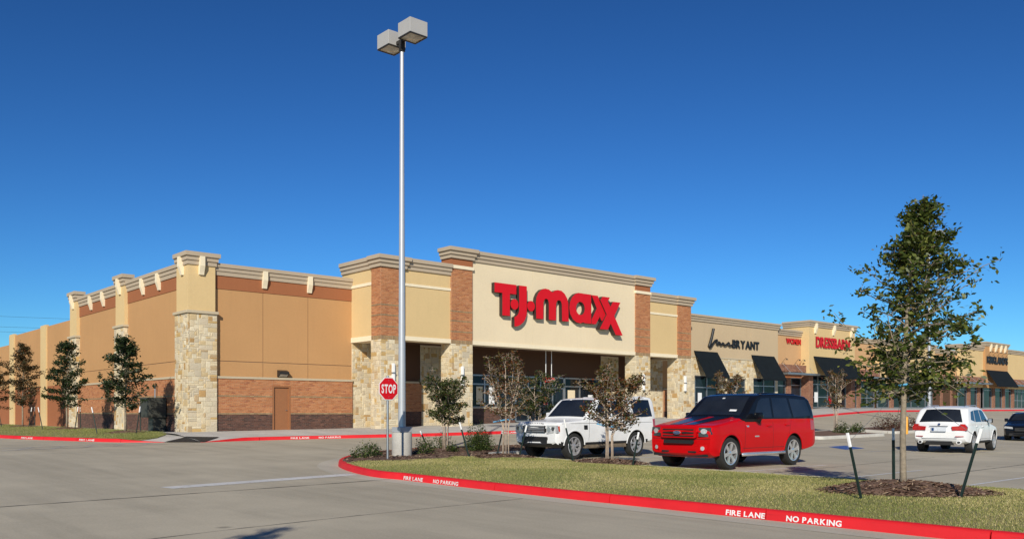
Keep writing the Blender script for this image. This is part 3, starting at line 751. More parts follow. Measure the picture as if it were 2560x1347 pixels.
# side wall, facing -X, bays between the piers
for y0, y1 in ((43.3, 51.2), (52.8, 60.6)):
    wall(ST, 'stucco_panel', M['tan'], XW, XW+.1, y0, y1, 4.075, 7.60); wall(ST, 'stucco_panel', M['tan'], XW, XW+.1, y0, y1, 3.28, 4.045)
    wall(ST, 'joint_backing', M['mortar_d'], XW+.03, XW+.102, y0, y1, 3.2, 8.3)
    wall(ST, 'frieze', M['rust'], XW-.02, XW+.09, y0, y1, 7.62, 8.32)
    cornice(ST, [(XW, y1+.2), (XW, y0-.05)], 8.86, outs=(.07, .12, .18), depth=.3)
    XB = XW-.12
    wall(ST, 'wainscot_cap', M['stonecap'], XB-.05, XB+.12, y0, y1, 3.19, 3.30); wall(ST, 'wainscot_backing', M['mortar'], XB+.002, XB+.125, y0, y1, .3, 3.19)
    for za, zb, k, bk in ((.42, 1.40, 'dbrick', 'mortar_d'), (1.48, 2.28, 'brick', 'mortar'), (2.36, 3.19, 'brick', 'mortar')): bricks(ST, 'x', XB, y0, y1, za, zb, M[k], M[bk])
    for za in (1.40, 2.28): bricks(ST, 'x', XB-.006, y0, y1, za, za+.08, M['tanbrick'], M['mortar'])
for y in (46.1, 48.5, 55.4, 57.9): bracket(ST, 'x', XW-.02, y, 8.70, .86)
# plain painted wall beyond the last pier
wall(ST, 'stucco_panel', M['tan'], XW-.02, XW+.1, 62.2, 80.4, 3.35, 7.60); wall(ST, 'stucco_panel', M['rust'], XW-.018, XW+.1, 62.2, 80.4, .2, 3.345)
wall(ST, 'stucco_panel', M['tan'], XW-.02, XW+.1, 80.4, 92, 3.35, 6.96); wall(ST, 'stucco_panel', M['rust'], XW-.018, XW+.1, 80.4, 92, .2, 3.345)
wall(ST, 'stucco_panel', M['tan'], XW-.02, XW+.12, 90, 130, 3.35, 6.9); wall(ST, 'stucco_panel', M['rust'], XW-.018, XW+.12, 90, 130, .2, 3.345)
for y in (68.5, 78.3, 88): wall(ST, 'pilaster', M['cream'], XW-.12, XW+.09, y, y+1.5, .2, 7.72 if y < 85 else 7.1)

# portico
YP = 38.88; XL = 25.21
Q = ST
PX = ((25.10, 26.65, 1), (29.75, 31.30, 2), (45.50, 47.05, 3), (50.10, 51.65, 4))
for i, (a, b, k) in enumerate(PX):
    z0 = base(a)-.05; p = MB().box(a+.03, b-.02, YP+.03, YP+1.0, z0-.2, 5.36).build('pillar', M['stone_mortar'], Q)
    stones(p, 'y', YP+.03, a, b, z0, 5.36, 400+k); stones(p, 'x', a+.03, YP, YP+1.0, z0, 5.36, 420+k)
    tall = k in (2, 3); zt = 9.58 if tall else 9.14
    m = MB().box(a+.02, b-.02, YP+.02, YP+.95, 5.36, zt); h = m.build('brick_shaft', M['mortar'], Q)
    for fc, c, u0, u1 in (('y', YP+.02, a+.012, b-.012), ('x', a+.02, YP+.012, YP+.95)):
        bricks(h, fc, c, u0, u1, 5.36, 5.56, M['tanbrick'], M['mortar'], bw=.075, bh=.2, stack=True)
        lv = [5.56, 6.00, 6.08, 6.60, 6.68, 7.14, 7.22, zt]
        for q in range(0, len(lv)-1): bricks(h, fc, c-(.006 if q % 2 else 0), u0, u1, lv[q], lv[q+1], M['tanbrick' if q % 2 else 'brick'], M['mortar'])
    if tall:
        m = MB(); m.bbox(a-.05, b+.05, YP-.06, YP+.98, 9.58, 9.77, .015); m.build('trim_band', M['trim'], p)
        MB().box(a+.01, b-.01, YP+.01, YP+.95, 9.77, 10.2).build('frieze', M['rust'], p)
        cornice(p, [(a, YP+.95), (a, YP), (b, YP), (b, YP+.95)], 10.76, hs=(.19, .20, .22), outs=(.08, .16, .26))
        MB().box(a-.03, b+.03, YP-.03, YP+.93, 10.15, 10.762).build('cornice_core', M['cornice'], p)
    else:
        pth = [(a, YP+1.0), (a, YP), (b, YP), (b, YP+.95)]
        cornice(p, pth, 9.78, hs=(.19, .20, .22), outs=(.08, .16, .26)); MB().box(a-.03, b+.03, YP-.03, YP+.93, 9.16, 9.782).build('cornice_core', M['cornice'], p)
YF = YP+.10
def fascia(x0, x1, mat, ztop, band=True):
    o = MB().box(x0, x1, YF, YF+.8, 5.60, ztop-.45).build('fascia', mat, Q)
    MB().box(x0, x1, YF-.05, YF+.82, 5.37, 5.60).build('trim_band', M['trim'], Q)
    if band: MB().box(x0, x1, YF-.045, YF+.3, 8.30, 8.44).build('trim_band', M['trim'], Q)
    cornice(Q, [(x0, YF), (x1, YF)], ztop, hs=(.19, .20, .22), outs=(.08, .15, .23), depth=.8)
    return o
fascia(26.63, 29.77, M['cream'], 9.78); fascia(47.03, 50.12, M['cream'], 9.78)
for a, b in ((31.28, 36.03), (36.04, 40.78), (40.79, 45.52)): wall(Q, 'fascia', M['pale'], a, b, YF, YF+.8, 5.60, 10.2)
wall(Q, 'trim_band', M['trim'], 31.28, 45.52, YF-.05, YF+.82, 5.37, 5.60)
cornice(Q, [(31.28, YF), (45.52, YF)], 10.73, hs=(.19, .20, .22), outs=(.08, .15, .23), depth=.8)
# side fascia of the portico, facing -X, and the mirror one
wall(Q, 'fascia', M['cream'], XL, XL+.8, YP+.95, 43.0, 5.60, 9.3); wall(Q, 'trim_band', M['trim'], XL-.05, XL+.82, YP+1.0, 41.99, 5.33, 5.60); wall(Q, 'trim_band', M['trim'], XL-.045, XL+.5, YP+.97, 42.2, 8.30, 8.46)
cornice(Q, [(XL, 43.0), (XL, YP+.9)], 9.78, hs=(.19, .20, .22), outs=(.08, .15, .23), depth=.8)
wall(Q, 'fascia', M['cream'], 50.8, 51.55, YP+.95, 43.0, 5.60, 9.3); wall(Q, 'trim_band', M['trim'], 50.8, 51.6, YP+1.0, 41.99, 5.33, 5.60); cornice(Q, [(51.55, YP+.9), (51.55, 43.0)], 9.78, hs=(.19, .20, .22), outs=(.08, .15, .23), depth=.8)
wall(Q, 'soffit', M['core_shade'], XL+.75, 50.85, YF+.78, 42.05, 5.45, 5.58)  # soffit shade is painted in by the dark brown
wall(Q, 'portico_roof', M['core_shade'], XL+.5, 51.2, YF+.7, 42.9, 8.9, 9.0)
# back wall under the portico
YK = 42.0
def bw_stone(x0, x1, seed): 
    p = MB().box(x0, x1, YK-.02, YK+.11, base(x0)-.2, 5.45).build('wall_pier', M['stone_mortar'], Q); stones(p, 'y', YK-.02, x0, x1, base(x0)-.05, 5.33, seed)
bw_stone(25.22, 27.4, 601); bw_stone(29.85, 31.6, 602); bw_stone(45.4, 47.2, 603); bw_stone(49.9, 52.2, 604)
def bw_brick(x0, x1, ztop=5.45):
    b0 = base(x0)-.05; wall(Q, 'stucco_panel', M['core_shade' if ztop < 6 else 'tan'], x0, x1, YK+.02, YK+.11, 3.30, ztop); wall(Q, 'wainscot_cap', M['stonecap'], x0, x1, YB-.03, YK+.1, 3.19, 3.295)  # stucco under the soffit takes the shade-darkened brown instead of tan
    for za, zb, k, bk in ((b0, 1.55, 'dbrick', 'mortar_d'), (1.55, 3.19, 'brick', 'mortar')): bricks(Q, 'y', YB, x0, x1, za, zb, M[k], M[bk])
    wall(Q, 'wainscot_backing', M['mortar'], x0, x1, YB+.002, YK+.1, b0-.2, 3.18)
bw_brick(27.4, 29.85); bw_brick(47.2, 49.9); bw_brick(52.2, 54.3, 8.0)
wall(Q, 'stucco_panel', M['rust'], 51.65, 54.38, YK-.02, YK+.1, 7.62, 8.32); cornice(Q, [(51.6, YK), (54.38, YK)], 8.86, outs=(.07, .12, .18), depth=.3)
wall(Q, 'stucco_panel', M['core_shade'], 31.6, 45.4, YK+.02, YK+.11, 3.80, 5.45)
for a, b in ((31.62, 37.2), (41.7, 45.38)):
    wall(Q, 'sill', M['stonecap'], a, b, YB-.04, YK+.1, 1.74, 1.82); bricks(Q, 'y', YB, a, b, base(a)-.05, 1.74, M['dbrick'], M['mortar_d']); wall(Q, 'wainscot_backing', M['mortar_d'], a, b, YB+.002, YK+.1, .4, 1.735)
storefront(Q, 31.66, 37.2, YK, 1.82, 3.80, (33.2, 34.7, 35.8), (3.25,)); storefront(Q, 37.3, 41.65, YK, .92, 3.80, (38.4, 39.5, 40.6), (3.1,)); storefront(Q, 41.75, 45.36, YK, 1.82, 3.80, (43.2,), (3.25,))
for x in (37.9, 39.0, 40.1, 41.1):
    MB().box(x-.02, x+.02, YK-.12, YK-.08, 1.7, 2.2).build('door_pull', M['galv'], Q)

def poster(parent, x, w, z0, z1, Y, mat):
    MB().box(x-w/2, x+w/2, Y-.035, Y-.028, z0, z1).build('window_poster', M[mat], parent)
for x, w, z0, z1, k in ((34.3, .5, 2.0, 3.1, 'pale'), (35.3, .45, 2.0, 3.15, 'white'), (42.4, .7, 2.0, 3.0, 'pale'), (38.9, .35, 2.0, 2.5, 'white'), (40.0, .35, 2.0, 2.5, 'red'), (44.3, .5, 2.0, 2.7, 'white')): poster(Q, x, w, z0, z1, YK, k)
# the big red letters
LT = {'T': [(32.75,9.05),(34.45,9.05),(34.45,8.49),(33.94,8.49),(33.94,7.18),(33.35,7.18),(33.35,8.49),(32.75,8.49)],
 'J': [(34.67,9.05),(35.29,9.05),(35.29,7.47),(35.24,7.24),(35.14,7.04),(35.01,6.88),(34.76,6.70),(34.52,6.61),(34.30,6.59),(34.30,7.15),(34.42,7.19),(34.53,7.27),(34.62,7.39),(34.67,7.55)],
 'm': [(36.06,7.18),(36.03,8.16),(36.08,8.47),(36.24,8.75),(36.5,8.97),(36.82,9.06),(37.13,9.03),(37.43,8.88),(37.62,9.0),(37.89,9.07),(38.21,9.05),(38.49,8.89),(38.71,8.62),(38.81,8.32),(38.84,7.18),(38.26,7.18),(38.24,8.22),(38.16,8.40),(37.99,8.46),(37.83,8.39),(37.75,8.23),(37.73,7.18),(37.12,7.18),(37.12,8.22),(37.05,8.40),(36.88,8.46),(36.74,8.38),(36.67,8.22),(36.65,7.18)],
 'a': [(40.2,9.05),(40.89,9.05),(40.89,7.18),(40.28,7.18),(40.17,7.23),(39.88,7.14),(39.54,7.19),(39.21,7.36),(38.98,7.66),(38.9,8.03),(38.96,8.41),(39.15,8.74),(39.43,8.96),(39.71,9.06),(40.0,9.06)],
 'x1': [(40.93,9.03),(41.51,9.03),(42.46,7.60),(41.86,7.43)], 'x1b': [(40.93,7.45),(40.93,7.18),(41.33,7.18),(42.67,9.02),(41.95,9.02)],
 'x2': [(41.62,8.79),(42.34,8.79),(43.81,6.59),(43.12,6.59)], 'x2b': [(42.85,8.75),(43.59,8.75),(42.37,6.89),(41.59,6.89)]}
sg = thing('store_sign', (38.3, YF, 6.6), 'big red raised letters with dots on the pale fascia over the entrance', 'sign')
def put(pts, a, b, hole=None, merge=None):
    m = MB(); m.prism(pts, a, b, lambda p, q, d: (p, d, q), 0, 1, hole)
    if merge: m.prism(merge, a+.004, b-.004, lambda p, q, d: (p, d, q), 0, 1)
    return m.build('letter', [M['red'], M['sidedark']], sg)
circ = lambda cx, cz, r, n=28: [(cx+r*math.cos(2*math.pi*k/n), cz+r*math.sin(2*math.pi*k/n)) for k in range(n)]
FZ, BZ = YF-.30, YF-.02
put(LT['T'], FZ, BZ); put(circ(34.33, 7.9, .315), FZ+.03, BZ); put(LT['J'], FZ, BZ); put(circ(35.66, 7.9, .315), FZ+.03, BZ)
put(LT['m'], FZ, BZ); put(LT['a'], FZ, BZ, [(39.9+.39*math.cos(q), 8.09+.42*math.sin(q)) for q in [2*math.pi*k/24 for k in range(24)]])
put(LT['x1'], FZ, BZ, None, LT['x1b']); put(LT['x2'], FZ-.10, BZ, None, LT['x2b'])
# small hanging sign under the soffit
hsn = thing('hanging_sign', (38.37, 40, 3.4), 'small red hanging sign with white script on two white rods below the soffit', 'sign')
MB().bbox(37.9, 38.84, 39.95, 40.05, 3.40, 3.71, .01).build('sign_panel', M['red'], hsn)
for x in (38.12, 38.62): MB().tube([(x, 40, 3.70), (x, 40, 5.46)], .022, 8).build('rod', M['white'], hsn)
lettering('TJ maxx', lambda u, v, d: (38.0+u, 39.945, 3.48+v), .74, .15, M['white'], hsn, sep=False, name='lettering')
# wall lights
def sconce(x, label):
    t = thing('wall_light', (x, YP, 3.0), label, 'light', 'tall sconces on the entrance pillars')
    m = MB(); m.bbox(x-.07, x+.07, YP-.13, YP+.03, 3.02, 3.56, .02); m.bbox(x-.07, x+.07, YP-.13, YP+.03, 3.62, 4.10, .02); m.build('diffuser', M['white'], t)
    m = MB(); m.bbox(x-.09, x+.09, YP-.15, YP+.03, 3.55, 3.63, .01); m.bbox(x-.08, x+.08, YP-.14, YP+.03, 2.97, 3.02, .01); m.build('clamp', M['galv'], t)
for x, l in ((25.85, 'white tube sconce on the pillar behind the stop sign'), (30.5, 'white tube sconce on the second entrance pillar'), (46.25, 'white tube sconce on the pillar behind the white off-road car'), (50.85, 'white tube sconce on the last entrance pillar beside the beige shop')): sconce(x, l)
wp = thing('wall_light', (21.05, YB, 3.3), 'black wedge security light above the brown service door', 'light')
m = MB(); m.prism([(0, 0), (.30, -.10), (.30, -.22), (.08, -.36), (0, -.36)], 20.78, 21.32, lambda d, z, x: (x, YW-d, 3.70+z)); m.build('housing', M['dark'], wp)
m = MB(); m.add([(20.83, YW-.285, 3.47), (21.27, YW-.285, 3.47), (21.27, YW-.095, 3.345), (20.83, YW-.095, 3.345)], [(0,1,2,3)]); m.build('lens', M['lens'], wp)
# utility cabinet by the side wall
ub = thing('utility_cabinet', (15.7, 45.3, .55), 'dark meter cabinet on a pedestal against the side wall by the corner pier', 'cabinet')
m = MB(); m.bbox(15.2, 16.1, 44.75, 46.0, 1.25, 2.25, .015); m.build('cabinet_body', M['cabinet'], ub)
m = MB(); m.bbox(15.45, 16.1, 44.85, 45.5, .5, 1.25, .01); m.build('pedestal', M['cabinet'], ub)
m = MB(); m.bbox(15.18, 15.2, 44.82, 45.92, 1.3, 2.2, .005); m.build('cabinet_door', M['cabinet'], ub)
m = MB(); m.tube([(16.0, 46.1, .5), (16.0, 46.1, 2.9)], .04, 8); m.build('conduit', M['galv'], ub)

# ---------------------------------------------------------------- the row of shops to the right
def awning(parent, x0, x1, Y, zt, zb, out):
    m = MB(); v = .16
    side = [(0, zt), (out, zb), (out, zb-v), (out-.03, zb-v), (out-.03, zb-.03), (0, zt-.05)]
    n = len(side); nx = 8; vs = []
    for i in range(nx+1):
        x = x0+(x1-x0)*i/nx; sag = .02*math.sin(math.pi*i/nx*4)**2
        vs += [(x, Y-d, z-(sag if 0 < k < 5 else 0)) for k, (d, z) in enumerate(side)]
    m.add(vs, [(i*n+k, i*n+(k+1) % n, (i+1)*n+(k+1) % n, (i+1)*n+k) for i in range(nx) for k in range(n)]+[tuple(range(n)), tuple(nx*n+k for k in range(n))])
    a = m.build('awning', M['awning'], parent)
    f = MB()
    for x in np.linspace(x0+.05, x1-.05, 4): f.tube([(x, Y-.02, zb-.05), (x, Y-out+.05, zb-.05)], .02, 6)
    f.build('awning_frame', M['dark'], a); return a
def canopy(parent, x0, x1, Y, z, out):
    m = MB(); m.bbox(x0, x1, Y-out, Y, z, z+.17, .015); c = m.build('canopy', M['alu'], parent)
    f = MB()
    for x in np.arange(x0+.5, x1, 2.0): f.tube([(x, Y-out+.1, z+.17), (x, Y-.0, z+1.0)], .015, 6)
    f.build('tie_rod', M['alu'], c)
def gooseneck(x, Y, z, label):
    t = thing('wall_light', (x, Y, z), label, 'light', 'gooseneck lamps over the brick canopies')
    m = MB(); m.tube([(x, Y, z-.25), (x, Y-.25, z+.05), (x, Y-.42, z+.22), (x, Y-.52, z+.16)], .014, 6); m.build('arm', M['dark'], t)
    m = MB(); m.lathe([(.03, .12), (.05, .09), (.11, 0), (.10, 0)], (x, Y-.53, z+.06), 'z', 12); m.build('lamp_shade', M['cabinet'], t)
def glazing(parent, x0, x1, Y, zt, piers, pm='brick'):
    """glass run between brick piers, with a low brick base"""
    edges = [x0]+[e for p in piers for e in p]+[x1]
    for a, b in zip(edges[::2], edges[1::2]):
        if b-a < .5: continue
        n = max(1, int((b-a)/1.45)); z0 = base((a+b)/2)
        storefront(parent, a+.05, b-.05, Y+.05, z0+.06, zt, [a+(b-a)*k/n for k in range(1, n)], (z0+1.0, z0+2.15) if n > 1 else (z0+2.15,), fw=.045)
    for a, b in piers:
        z0 = base(a)-.1
        if pm == 'stone': p = MB().box(a, b, Y-.15, Y+.3, z0, zt).build('wall_pier', M['stone_mortar'], parent); stones(p, 'y', Y-.15, a, b, z0, zt, int(a*7)); stones(p, 'x', a, Y-.15, Y+.2, z0, zt, int(a*9))
        else: p = MB().box(a, b, Y-.15, Y+.3, z0, zt).build('wall_pier', M['mortar'], parent); bricks(p, 'y', Y-.15, a, b, z0, zt, M['shadebrick'], M['mortar']); bricks(p, 'x', a, Y-.15, Y+.1, z0, zt, M['shadebrick'], M['mortar'])
def sign_text(txt, x0, x1, z0, z1, Y, face, side, label, d=.14, gap=.06, name='shop_sign'):
    t = thing(name, ((x0+x1)/2, Y, z0), label, 'sign')
    lettering(txt, lambda u, v, dd: (x0+u, Y-.03-dd, z0+v), x1-x0, z1-z0, face, t, depth=d, side=side, gap=gap); return t
# shop 1: beige with black awnings
B1 = thing('shop_building', (60.4, 41, 1.3), 'beige shop with stone base and two black awnings beside the big store', 'building')
Y1 = 41.0
wall(B1, 'building_core', M['core_shade'], 54.4, 66.6, Y1+.42, 75, .8, 8.5)
for a, b in ((54.4, 57.59), (57.63, 62.47), (62.51, 66.55)): wall(B1, 'stucco_panel', M['beige'], a, b, Y1, Y1+.44, 5.85, 8.6)
wall(B1, 'joint_backing', M['beige'], 54.45, 66.5, Y1+.02, Y1+.43, 5.86, 8.6)
cornice(B1, [(54.4, 44), (54.4, Y1), (66.55, Y1), (66.55, 44)], 9.02, hs=(.16, .17, .18), outs=(.08, .15, .23))
wall(B1, 'cornice_core', M['cornice'], 54.4, 66.55, Y1, 44, 8.5, 9.0); wall(B1, 'trim_band', M['stonecap'], 54.36, 66.56, Y1-.06, Y1+.3, 5.74, 5.85)
wall(B1, 'stone_lintel_core', M['stone_mortar'], 54.4, 66.5, Y1, Y1+.43, 4.32, 5.74); q = wall(B1, 'stone_band', M['stone_mortar'], 54.42, 66.48, Y1-.004, Y1+.1, 4.33, 5.73)
stones(q, 'y', Y1-.004, 54.42, 66.48, 4.35, 5.73, 811)
glazing(B1, 54.85, 66.1, Y1, 4.32, ((58.0, 58.9), (61.65, 62.6)), 'stone')
for a, b in ((54.4, 54.85), (66.1, 66.5)): 
    p = MB().box(a, b, Y1-.004, Y1+.4, .8, 4.32).build('wall_pier', M['stone_mortar'], B1); stones(p, 'y', Y1-.004, a, b, .9, 4.32, int(a*5))
for x0, x1 in ((54.75, 57.8), (62.5, 65.95)): awning(B1, x0, x1, Y1-.02, 6.22, 4.28, 1.15)
wall(B1, 'sill', M['stonecap'], 58.9, 61.65, Y1-.12, Y1, 4.20, 4.32)
s1 = thing('shop_sign', (60, Y1, 6.6), 'black script and capital letters on the beige shop front', 'sign')
lane = [(57.12,8.03),(57.02,7.75),(56.9,7.40),(56.68,6.92),(56.53,6.62),(56.62,6.54),(56.78,6.60),(57.05,6.88),(57.35,7.12),(57.55,7.18),(57.62,7.05),(57.54,6.85),(57.66,6.82),(57.87,7.02),(57.98,6.95),(58.02,6.82),(58.2,6.85),(58.36,6.98),(58.46,6.92),(58.52,6.82),(58.72,6.82),(58.95,6.93),(59.14,7.04),(59.25,6.98),(59.1,6.85),(59.25,6.80),(59.6,6.87)]
m = MB(); pts = [(x, Y1-.13, z) for x, z in lane]; rad = [.11]*5+[.085]*(len(lane)-5); m.tube(pts, rad, 8); m.build('letter', M['black'], s1, smooth=60)
lettering('BRYANT', lambda u, v, d: (59.75+u, Y1-.03-d, 6.69+v), 3.8, .62, M['black'], s1, depth=.08, side=M['black'], gap=.07)
for x, w, z0, z1, k in ((55.5, .5, 1.9, 3.0, 'white'), (56.8, .6, 1.8, 2.6, 'white'), (60.2, .5, 2.2, 3.0, 'pale'), (64.0, .5, 2.0, 2.9, 'white'), (65.2, .4, 2.0, 2.6, 'red')): poster(B1, x, w, z0, z1, Y1+.02, k)
# shop 2: peach front, then the cream gable with red letters
B2 = thing('shop_building', (75, 41, 1.8), 'peach shop with a taller cream bay and one wide black awning', 'building')
Y2 = 41.4
wall(B2, 'building_core', M['core_shade'], 66.6, 84.75, Y2+.4, 75, .9, 8.1)
for x0, x1 in ((66.56, 71.0), (79.2, 84.75)):
    wall(B2, 'stucco_panel', M['peach'], x0, x1+.3, Y2, Y2+.42, 5.6, 8.3); cornice(B2, [(x0, Y2), (x1+.3, Y2)], 8.71, hs=(.16, .17, .18), outs=(.08, .15, .23), depth=.6)
    q = wall(B2, 'brick_fascia', M['mortar'], x0, x1+.2, Y2-.5, Y2+.3, 5.02, 5.62); bricks(q, 'y', Y2-.5, x0, x1+.2, 5.02, 5.62, M['shadebrick'], M['mortar'])
    canopy(B2, x0, x1+.8, Y2-.5, 4.72, .9); wall(B2, 'lintel', M['rust'], x0, x1+.2, Y2, Y2+.3, 4.5, 5.02)
    glazing(B2, x0+.05, x1, Y2, 4.5, ((x0+1.9, x0+2.5),))
for i, x in enumerate((67.7, 69.8, 71.9)): gooseneck(min(x, 70.6) if i == 2 else x, Y2-.5+.48, 5.95, ['gooseneck lamp above the brick canopy nearest the beige shop', 'middle gooseneck lamp under the small red sign', 'gooseneck lamp nearest the cream bay with red letters'][i])
Yg = 40.6
wall(B2, 'stucco_panel', M['cream'], 70.95, 79.2, Yg, Yg+.9, 4.9, 9.2); wall(B2, 'bay_return', M['cream'], 70.95, 79.2, Yg+.9, Yg+2.6, 8.2, 9.2)
cornice(B2, [(70.95, Yg+2.6), (70.95, Yg), (79.2, Yg), (79.2, Yg+2.6)], 9.64, hs=(.16, .17, .2), outs=(.08, .15, .23)); wall(B2, 'cornice_core', M['cornice'], 70.94, 79.21, Yg-.01, Yg+2.6, 9.1, 9.62)
for x in (71.9, 75.1, 78.4): bracket(B2, 'y', Yg, x, 9.42, .9, .24, .26)
for a, b in ((70.95, 71.6), (78.5, 79.2)):
    p = wall(B2, 'wall_pier', M['mortar'], a, b, Yg, Yg+.9, 1.5, 4.9); bricks(p, 'y', Yg, a, b, 1.6, 4.9, M['shadebrick'], M['mortar']); bricks(p, 'x', a, Yg, Yg+.8, 1.6, 4.9, M['shadebrick'], M['mortar'])
glazing(B2, 71.6, 78.5, Yg+.5, 4.9, ()); awning(B2, 71.65, 78.5, Yg-.02, 6.48, 4.66, 1.25)
sign_text('WOMEN', 68.4, 71.05-.25, 7.5, 7.95, Y2, M['red'], M['sidered'], 'small red letters on the peach front left of the cream bay', .07, .06)
sign_text('DRESSBARN', 72.0, 78.1, 7.33, 8.23, Yg, M['red'], M['sidered'], 'large red capital letters on the cream bay over the wide black awning', .09, .05)
for x, w, z0, z1, k in ((73.0, .6, 2.4, 3.3, 'white'), (75.5, .5, 2.3, 3.0, 'red'), (77.3, .6, 2.4, 3.3, 'pale')): poster(B2, x, w, z0, z1, Yg+.52, k)
# shop 3: cream and tan stretch behind the oak
B3 = thing('shop_building', (95, 41, 1.9), 'cream and tan shop front largely hidden behind the young oak', 'building')
wall(B3, 'building_core', M['core_shade'], 84.8, 104.3, 41.42, 75, 1, 8.0)
for x0, x1, mt, zt, yy in ((84.8, 97.6, 'cream', 8.76, 40.9), (97.6, 104.35, 'peach', 8.5, 41.3)):
    wall(B3, 'stucco_panel', M[mt], x0, x1, yy, yy+.5, 5.0, zt-.3); cornice(B3, [(x0, yy+1.2), (x0, yy), (x1, yy), (x1, yy+1.2)], zt, hs=(.16, .17, .18), outs=(.08, .15, .23)); wall(B3, 'cornice_core', M['cornice'], x0, x1, yy-.004, yy+1.2, zt-.5, zt-.02)
    glazing(B3, x0+.1, x1-.05, yy+.25, 4.4, ((x0+2.6, x0+3.3), (x0+5.3, x0+5.9)))
    wall(B3, 'lintel', M[mt], x0, x1, yy+.02, yy+.5, 4.4, 5.0)
awning(B3, 85.6, 92.4, 40.88, 6.5, 4.66, 1.25); canopy(B3, 97.7, 104.2, 41.3, 4.72, .9)
q = wall(B3, 'brick_fascia', M['mortar'], 97.65, 104.3, 41.0, 41.29, 5.02, 5.62); bricks(q, 'y', 41.0, 97.65, 104.3, 5.02, 5.62, M['shadebrick'], M['mortar'])
# shop 4: cream with the tan sign bay
B4 = thing('shop_building', (118, 41, 1.95), 'cream shop with a raised tan sign bay and black awning at the far right', 'building')
wall(B4, 'building_core', M['core_shade'], 104.4, 150, 41.42, 75, 1, 8.0)
for x0, x1, mt, zt, yy in ((104.4, 111.2, 'cream', 9.28, 40.95), (111.2, 118.3, 'tan', 9.88, 40.7), (118.3, 129, 'cream', 9.3, 40.95), (129, 150, 'peach', 8.7, 41.2)):
    wall(B4, 'stucco_panel', M[mt], x0, x1, yy, yy+.5, 5.0, zt-.3); cornice(B4, [(x0, yy+1.6), (x0, yy), (x1, yy), (x1, yy+1.6)], zt, hs=(.16, .17, .18), outs=(.08, .15, .23)); wall(B4, 'cornice_core', M['cornice'], x0, x1, yy-.004, yy+1.6, zt-.5, zt-.02)
    wall(B4, 'lintel', M[mt], x0, x1, yy+.02, yy+.5, 4.4, 5.0); glazing(B4, x0+.1, x1-.05, yy+.25, 4.4, ((x0+2.6, x0+3.3), (x1-1.2, x1-.6)))
    if mt != 'tan':
        q = wall(B4, 'brick_fascia', M['mortar'], x0, x1, yy-.3, yy-.004, 5.0, 5.6); bricks(q, 'y', yy-.3, x0, x1, 5.0, 5.6, M['shadebrick'], M['mortar']); canopy(B4, x0, x1, yy-.004, 4.72, 1.1)
awning(B4, 111.4, 118.2, 40.68, 6.52, 4.66, 1.25)
for x in (112.6, 114.2, 115.8, 117.2): bracket(B4, 'y', 40.7, x, 9.66, .9, .22, .26)
for i, x in enumerate((112.0, 113.4, 114.8, 116.2, 117.6)):
    gooseneck(x, 40.68, 8.55, ['first', 'second', 'middle', 'fourth', 'last'][i]+' of the five gooseneck lamps over the dark sign at the far right')
sign_text("KIRKLAND'S", 111.5, 118.0, 7.36, 8.15, 40.7, M['black'], M['black'], 'dark capital letters on the tan bay at the far right', .12, .04)

# ---------------------------------------------------------------- lamp posts and traffic sign
def lamp_post(x, y, z, label):
    t = thing('street_lamp', (x, y, z), label, 'street lamp', 'twin-head car park lamps')
    m = MB(); m.lathe([(0, .66), (.27, .66), (.30, .63), (.30, .04), (.30, -.1)], (0,0,0), 'z', 36); m.build('concrete_base', M['basec'], t, smooth=50, local=True)
    m = MB(); m.bbox(-.22, .22, -.22, .22, .66, .82, .02); m.build('base_cover', M['polepaint'], t, local=True)
    m = MB(); m.lathe([(.115, .80), (.112, 1.2), (.056, 12.12), (0, 12.12)], (0,0,0), 'z', 24); m.build('pole', M['polepaint'], t, smooth=50, local=True)
    m = MB(); m.bbox(-.07, .07, -.07, .07, 11.98, 12.34, .01); m.bbox(-.04, .04, -.30, .30, 12.26, 12.36, .01); m.build('bracket', M['dark'], t, local=True)
    for s in (-1, 1):
        cy = .56*s
        m = MB(); m.bbox(-.31, .31, cy-.31, cy+.31, 12.24, 12.66, .012); h = m.build('lamp_head', M['headpaint'], t, local=True)
        m = MB()
        for a in ((-.305, .305, cy-.305, cy-.27), (-.305, .305, cy+.27, cy+.305), (-.305, -.27, cy-.27, cy+.27), (.27, .305, cy-.27, cy+.27)): m.box(*a, 12.205, 12.242)
        m.build('lens_frame', M['dark'], h, local=True)
        m = MB(); m.grid(8, 8, lambda a, b: (-.27+.54*a, cy-.27+.54*b, 12.222-.045*math.sin(math.pi*a)*math.sin(math.pi*b))); m.build('lens', M['lens'], h, smooth='all', local=True)
    return t
lamp_post(14.73, 21.67, .27, 'tall silver lamp post on a round concrete base behind the stop sign')
l2 = lamp_post(58.1, 24.7, G(58.1, 24.7), 'distant lamp post standing behind the young oak')
sp = thing('stop_sign', (13.3, 20.26, I(13.3, 20.26)), 'red octagonal stop sign on a steel post at the island tip', 'traffic sign', rz=R(1))
m = MB(); m.tube([(0, 0, -.1), (0, 0, 2.28)], .032, 12); m.build('post', M['galv'], sp, smooth=50, local=True)
